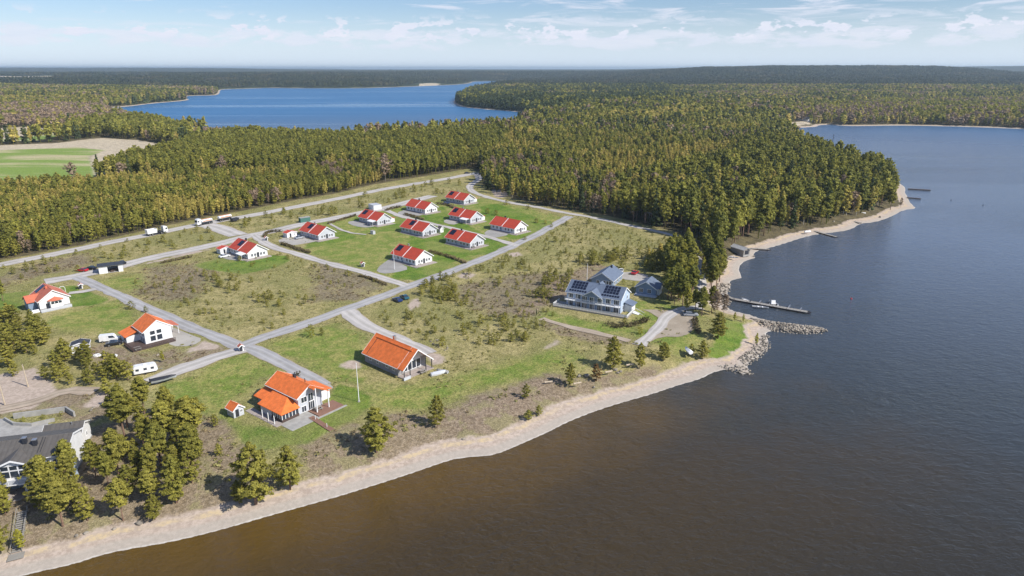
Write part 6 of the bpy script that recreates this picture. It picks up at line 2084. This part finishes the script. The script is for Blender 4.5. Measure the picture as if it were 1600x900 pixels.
# caravan
def caravan(px, py, rz, label):
    t_ = thing('caravan', label, 'caravan', at(px, py), R(rz))
    me = MB().prism([(-2.8, .5), (2.6, .5), (3.0, 1.0), (2.7, 2.1), (2.2, 2.55), (-2.5, 2.6), (-2.85, 2.2)], 'y', -1.12, 1.12).mesh('body', P_WHITE)
    bm = bmesh.new(); bm.from_mesh(me)
    bmesh.ops.bevel(bm, geom=list(bm.edges), offset=.12, segments=3, affect='EDGES', clamp_overlap=True)
    bm.to_mesh(me); bm.free()
    part('body', me, None, t_)
    for x in (-1.9, 0, 1.7):
        part('window', MB().box(x - .4, x + .4, -1.14, 1.14, 1.35, 1.95), M_GLASS, t_)
    part('door', MB().box(.75, 1.25, -1.15, -1.12, .6, 2.3), M_TRIM, t_)
    part('roof_hatch', MB().box(-.4, .4, -.4, .4, 2.6, 2.72), M_TRIM, t_)
    part('drawbar', MB().box(2.9, 4.1, -.06, .06, .5, .6), M_METAL, t_)
    for sy in (-1, 1):
        part('wheel', MB().tube((-.1, sy * 1.0 - .1, .33), (-.1, sy * 1.0 + .1, .33), .33, n=12), M_RUBBER, t_)
caravan(228, 583, 30, 'white caravan parked at the end of the side drive')
t = boat(256, 594, 32, 6.0, 2.1, .95, 'boat under a dark tarpaulin on a trailer beside the caravan', P_SILVER, z=LAND + .75, cover=M_DARKTRIM, motor=True, name='covered_boat')
t = thing('boat_trailer', 'galvanised trailer under the tarpaulined boat', 'trailer', at(256, 594), R(32))
part('frame', MB().box(-2.6, 3.2, -.06, .06, .4, .5).box(-2.4, -2.3, -.9, .9, .45, .55).box(0, .1, -.9, .9, .45, .55), M_METAL, t)
for sy in (-1, 1):
    part('wheel', MB().tube((-.6, sy * 1.0 - .09, .32), (-.6, sy * 1.0 + .09, .32), .32, n=12), M_RUBBER, t)

# ------------------------------------------------------------------ piers, boats, stones
def pier(p, q, w_, label, z=.55, mat=M_WOOD_GREY, name='pier', fingers=(), planks=True, zp=0.5):
    a, b_ = Vector((*G(*p, zp), 0)), Vector((*G(*q, zp), 0))
    d = b_ - a
    t_ = thing(name, label, 'pier', (a.x, a.y, 0), math.atan2(d.y, d.x))
    Ln = d.length
    step_ = 1.15 if Ln > 15 else .8
    n = int(Ln / step_)
    pm2 = MB().box(0, step_ * .94, -w_ / 2, w_ / 2, z, z + .09).mesh('plank', mat)
    for k in range(n):
        part('plank', pm2, None, t_, (k * step_, 0, rnd.uniform(-.012, .012)))
    part('beam', MB().box(0, Ln, -w_ / 2 + .05, -w_ / 2 + .2, z - .35, z - .003).box(0, Ln, w_ / 2 - .2, w_ / 2 - .05, z - .35, z - .003), M_WOOD_DARK, t_)
    pl = MB()
    k = 0.5
    while k < Ln:
        for sy in (-1, 1):
            pl.tube((k, sy * w_ / 2, -2.2), (k, sy * w_ / 2, z + .25), .1, n=5)
        k += 4.5
    part('pile', pl, M_WOOD_DARK, t_)
    for fx, fl, sg in fingers:
        part('finger', MB().box(fx, fx + .35, sg * w_ / 2 if sg > 0 else -w_ / 2 - fl, w_ / 2 + fl if sg > 0 else -w_ / 2, z - .05, z + .06).box(fx + .05, fx + .3, sg * (w_ / 2 + fl) - .15, sg * (w_ / 2 + fl) + .15, -.2, .8), M_METAL, t_)
    return t_, Ln
pier((1147, 467.5), (1267, 488.5), 1.9, 'long grey pontoon pier with mooring fingers and three boats', mat=M_WOOD_GREY, name='pontoon_pier', fingers=((8.5, 2.4, 1), (12, 2.4, 1), (14.5, 2.0, 1), (18.5, 3.0, 1), (22.5, 2.2, 1)))
pier((1128, 459), (1146, 467.2), 1.3, 'short wooden gangway from the stony shore to the pontoon pier', z=.75, name='gangway', zp=.75)
pier((1166, 388), (1204, 390), 1.4, 'dark low pier just beyond the grey boathouse')
pier((1257, 357), (1308, 370.5), 1.5, 'wooden pier crossing the sandy beach, middle of the wood shore')
pier((1306, 338), (1344, 348.5), 1.5, 'wooden pier beyond the middle one, toward the sandy cape')
pier((1419, 295), (1454, 297), 2.4, 'farthest dark pier off the sandy cape', mat=M_WOOD_DARK)
pier((1417, 308.5), (1439, 310.5), 1.8, 'short dark pier off the sandy cape', mat=M_WOOD_DARK)
boat(1165, 470.5, 110, 4.6, 1.8, .8, 'open white boat moored at the near end of the pontoon', P_WHITE)
boat(1207, 475.5, 95, 5.6, 2.2, 1.0, 'white cabin boat moored in the middle of the pontoon', P_WHITE, cabin=True)
boat(1188, 481, -14, 5.6, 1.6, .7, 'long pale blue rowing boat moored on the near side of the pontoon', P_SILVER, motor=False, name='rowing_boat')
boat(1075, 549, 100, 4.0, 1.5, .7, 'upturned white boat on the grass by the pink sand', P_WHITE, z=LAND, cover=M_TRIM, motor=False, name='rowing_boat')
boat(1146, 403, -20, 4.2, 1.5, .6, 'grey rowing boat lying on the sand near the boathouse', P_SILVER, z=1.6, motor=False, name='rowing_boat')
boat(1262, 363, 10, 3.6, 1.3, .6, 'white rowing boat on the sand beside the middle pier', P_WHITE, z=1.3, cover=M_TRIM, motor=False, name='rowing_boat')
boat(1348, 334.5, 0, 3.6, 1.3, .6, 'small white boat on the sand near the cape', P_WHITE, z=1.3, cover=M_TRIM, motor=False, name='rowing_boat')
# boathouse
c_ = G(1161.5, 399.5, 1.2)
t, s, th = gable('boathouse', 'weathered grey boathouse with pale roof on the sandy shore', c_, 25, 3.6, 8.2, 2.4, 3.3, M_WOOD_GREY, simple('pale_tin_roof', (0.42, 0.42, 0.42), .6), cat='boathouse', oh=.3, ohg=.3, z0=1.2, trim=M_WOOD_GREY)
part('door', MB().box(-1.1, 1.1, -.06, 0, 0, 1.9), M_DARKTRIM, t, (0, -4.1, .36))

# stones
STM = []
for s_ in range(4):
    bm = bmesh.new()
    bmesh.ops.create_icosphere(bm, subdivisions=1, radius=.5)
    r = random.Random(s_)
    for v in bm.verts:
        v.co *= r.uniform(.7, 1.15)
        v.co.z *= .7
    me = bpy.data.meshes.new('boulder'); bm.to_mesh(me); bm.free()
    me.materials.append(M_STONE)
    STM.append(me)
sv = [np.array([v.co[:] for v in me.vertices]) for me in STM]
sf = [np.array([p.vertices[:] for p in me.polygons]) for me in STM]
def riprap(name, label, polys, dens, smin, smax, cat='breakwater', zfun=None, hump=0.5):
    vs, fs, off = [], [], 0
    pts = []
    for poly in polys:
        W_ = GP(poly, .3)
        lo, hi = W_.min(0), W_.max(0)
        n = int((hi - lo).prod() * dens)
        Q = rng.uniform(lo, hi, (n, 2))
        sdq = sd_poly(Q, W_)
        for q, s_ in zip(Q[sdq > 0], sdq[sdq > 0]):
            pts.append((q[0], q[1], s_))
    pa = np.array(pts)
    tz_ = terrain(pa[:, :2])
    c0 = pa[:, :2].mean(0)
    for (x, y, s_), z in zip(pa, tz_):
        k = rng.integers(0, 4)
        sc = rng.uniform(smin, smax)
        a = rng.random() * 6.28
        v = sv[k] * sc
        v = np.stack([v[:, 0] * math.cos(a) - v[:, 1] * math.sin(a), v[:, 0] * math.sin(a) + v[:, 1] * math.cos(a), v[:, 2]], 1)
        zz = max(z, -.25) + min(s_, 2.2) * hump
        vs.append(v + [x - c0[0], y - c0[1], zz + rng.uniform(-.1, .15)]); fs.append(sf[k] + off); off += len(v)
    t_ = thing(name, label, cat, (c0[0], c0[1], 0))
    o = bpy.data.objects.new('stone', np_mesh('stone', np.concatenate(vs), np.concatenate(fs), M_STONE))
    col.objects.link(o); o.parent = t_
    o['kind'] = 'stuff'
    return t_
riprap('stone_breakwater', 'low grey stone breakwater reaching out from the green point', [[(1170, 498), (1215, 503), (1262, 508), (1290, 512), (1294, 517), (1284, 520), (1250, 521), (1216, 518), (1190, 511)]], 3.4, .4, 1.0, hump=.24)
riprap('stone_embankment', 'rough stone embankment round the south tip of the green point', [[(1150, 560), (1170, 548), (1186, 530), (1196, 518), (1203, 524), (1205, 541), (1190, 558), (1168, 571), (1160, 566)],
        [(1120, 572), (1140, 568), (1165, 572), (1178, 582), (1172, 586), (1158, 586), (1140, 580)]], 2.4, .35, .9, hump=.06)
riprap('stone_heap', 'pale stones on the shore north of the pier gangway', [[(1112, 452), (1122, 443), (1140, 440), (1146, 446), (1140, 454), (1134, 462), (1124, 458)], [(1116, 466), (1134, 461), (1144, 468), (1138, 476), (1120, 474)]], .9, .5, 1.2, 'stones', hump=.12)
riprap('rubble_heap', 'white rubble heap right of the large orange roofed house', [[(672, 546), (682, 543), (704, 556), (700, 563), (690, 560)]], .8, .3, .8, 'rubble', hump=.1)
riprap('rubble_heap', 'white boulders behind the balcony house annex', [[(136, 655), (150, 650), (158, 660), (146, 668)]], .5, .5, 1.2, 'rubble', hump=.1)
BLD = [(905, 586, 1.5, 'pale boulder left of the rust brown conifer'), (917, 585, 1.9, 'large white grey boulder beside the rust brown conifer'), (962, 575, 1.5, 'boulder under the tallest dark pine above the beach'),
       (966, 578, 1.2, 'smaller boulder below the tallest dark pine above the beach'), (928, 597, 1.0, 'low pale stone below the rust brown conifer'), (970, 576, 1.1, 'rounded stone right of the boulder under the tall pine'),
       (218, 818, 1.5, 'dark and white boulder on the sand below the pine bank'), (725, 686, 1.1, 'small dark boulder alone on the sand'), (440, 763, 1.0, 'small dark stone below the two beach pines'),
       (120, 838, 1.0, 'leftmost grey stone at the foot of the pine bank'), (134, 834, 1.1, 'upright grey stone at the foot of the pine bank'), (178, 826, .9, 'grey stone right of the upright stone on the beach'),
       (300, 540, 1.3, 'pale boulder beside the pale stone bed'), (247, 556, 1.2, 'pale stone on the brown soil below the dark deck'), (1302, 349, 1.6, 'boulder on the sand between two piers'),
       (1375, 338, 2.0, 'white boulder at the waterline near the cape'), (1183, 404, 1.2, 'stone in the water by the boathouse'), (1178, 398, 1.3, 'pale stone at the boathouse slip')]
for px, py, s_, lb in BLD:
    z_ = 1.0 if py > 680 or px > 1150 else LAND
    x, y = G(px, py, z_)
    o = part('boulder', STM[(px + py) % 4], None, None, (x, y, tz(x, y) + s_ * .15), rnd.random() * 6.28)
    o.scale = (s_, s_ * .8, s_)
    tag(o, lb, 'boulder')
LOGS = [(857, 598, 15, 'pale log bench on the brown slope left of the single green pine'), (902, 600, 20, 'pale log lying below the single green pine'), (951, 582, 22, 'pale log right of the rust brown conifer'), (984, 571, 18, 'pale log beside the second dark pine')]
for px, py, rz, lb in LOGS:
    x, y = G(px, py)
    tag(part('log', MB().tube((-1.1, 0, .25), (1.1, 0, .28), .24, .2, n=8), M_LOG, None, (x, y, LAND), R(rz)), lb, 'log')
# poles
def flagpole(px, py, h, label):
    t_ = thing('flagpole', label, 'flagpole', at(px, py))
    part('pole', MB().tube((0, 0, 0), (0, 0, h), .11, .06, n=8), M_TRIM, t_)
    part('base', MB().box(-.25, .25, -.25, .25, -.2, .25), M_CONC, t_)
    part('finial', MB().tube((0, 0, h), (0, 0, h + .15), .1, n=8), M_TRIM, t_)
flagpole(561, 628, 10.2, 'tall white flagpole on the lawn right of the veranda house')
flagpole(616.5, 422, 8.2, 'white flagpole beside the lowest red roofed house')
flagpole(917, 440, 7.0, 'white flagpole behind the long blue grey guesthouse')
for px, py, h, lb in ((8, 633, 8.0, 'bare reddish tree stem at the left edge above the concrete yard'), (44, 604, 6.2, 'bare orange brown tree stem in front of the pine thicket')):
    x, y = G(px, py)
    tag(part('dead_tree', MB().tube((0, 0, -.2), (-.25, .1, h), .2, .1, n=7), M_LOG, None, (x, y, LAND)), lb, 'dead tree')
t = thing('channel_marker', 'thin dark channel marker standing in the bay', 'marker', at(1301, 221, 0))
part('pole', MB().tube((0, 0, -1), (.3, 0, 7), .35, .2, n=6), M_DARKTRIM, t)
part('top_mark', MB().tube((.3, 0, 7), (.3, 0, 8), .5, .1, n=6), M_DARKTRIM, t)
for px, py, lb in ((1330, 467, 'small red buoy near the outer end of the pontoon pier'), (1486, 313, 'small dark buoy off the sandy cape'), (1536, 321, 'small dark buoy far right in the bay')):
    t = thing('buoy', lb, 'buoy', at(px, py, 0))
    part('float', MB().tube((0, 0, -.3), (0, 0, .35), .45, .3, n=8), P_RED if px < 1400 else M_DARKTRIM, t)
    part('stem', MB().tube((0, 0, .35), (0, 0, 1.0), .06, n=5), M_DARKTRIM, t)
# lamp like guide posts of the veranda garden, fire ring and sledge
for i_, (px, py) in enumerate([(493, 656), (511, 668)]):
    x, y = G(px, py)
    tag(part('garden_post', MB().tube((0, 0, 0), (0, 0, 1.1), .07, n=6), M_TRIM, None, (x, y, LAND)), ['upper', 'lower'][i_] + ' white garden post beside the boardwalk', 'post')
for px, py, lb in ((177, 557, 'white stone fire ring on bare soil, right one of two'), (152, 556, 'white stone fire ring on bare soil, left one of two')):
    x, y = G(px, py)
    mb = MB()
    for k in range(10):
        an = k * .628
        mb.box(math.cos(an) * .8 - .22, math.cos(an) * .8 + .22, math.sin(an) * .8 - .2, math.sin(an) * .8 + .2, -.05, .35)
    tag(part('fire_ring', mb, M_TRIM, None, (x, y, LAND)), lb, 'fire ring')
# pebble patches of the garden by the side drive are ground; far shore cabins
t, s, th = gable('cabin', 'pale cabin on the far shore across the bay', G2(1262, 191.5, 2), 20, 14, 22, 4, 7.5, M_WALL_PLASTER, M_ROOF_GREY, cat='cabin', z0=2)
window(t, '', '-y', 0, 1.2, 3, 1.6, 14, 22)
t, s, th = gable('cabin', 'small pale cabin at the tip of the far left beach', G2(134, 167.5, 2), 20, 12, 18, 3.4, 6, M_WALL_PALE, M_ROOF_GREY, cat='cabin', z0=2)
window(t, '', '-y', 0, 1.2, 3, 1.4, 12, 18)
t, s, th = gable('cabin', 'cabin glimpsed between trees beyond the coast drive', G2(1030, 337), 40, 7, 9, 3, 5, M_WALL_WHITE, M_ROOF_DARK, cat='cabin')
window(t, '', '-y', 0, 1.1, 1, 1.2, 7, 9)
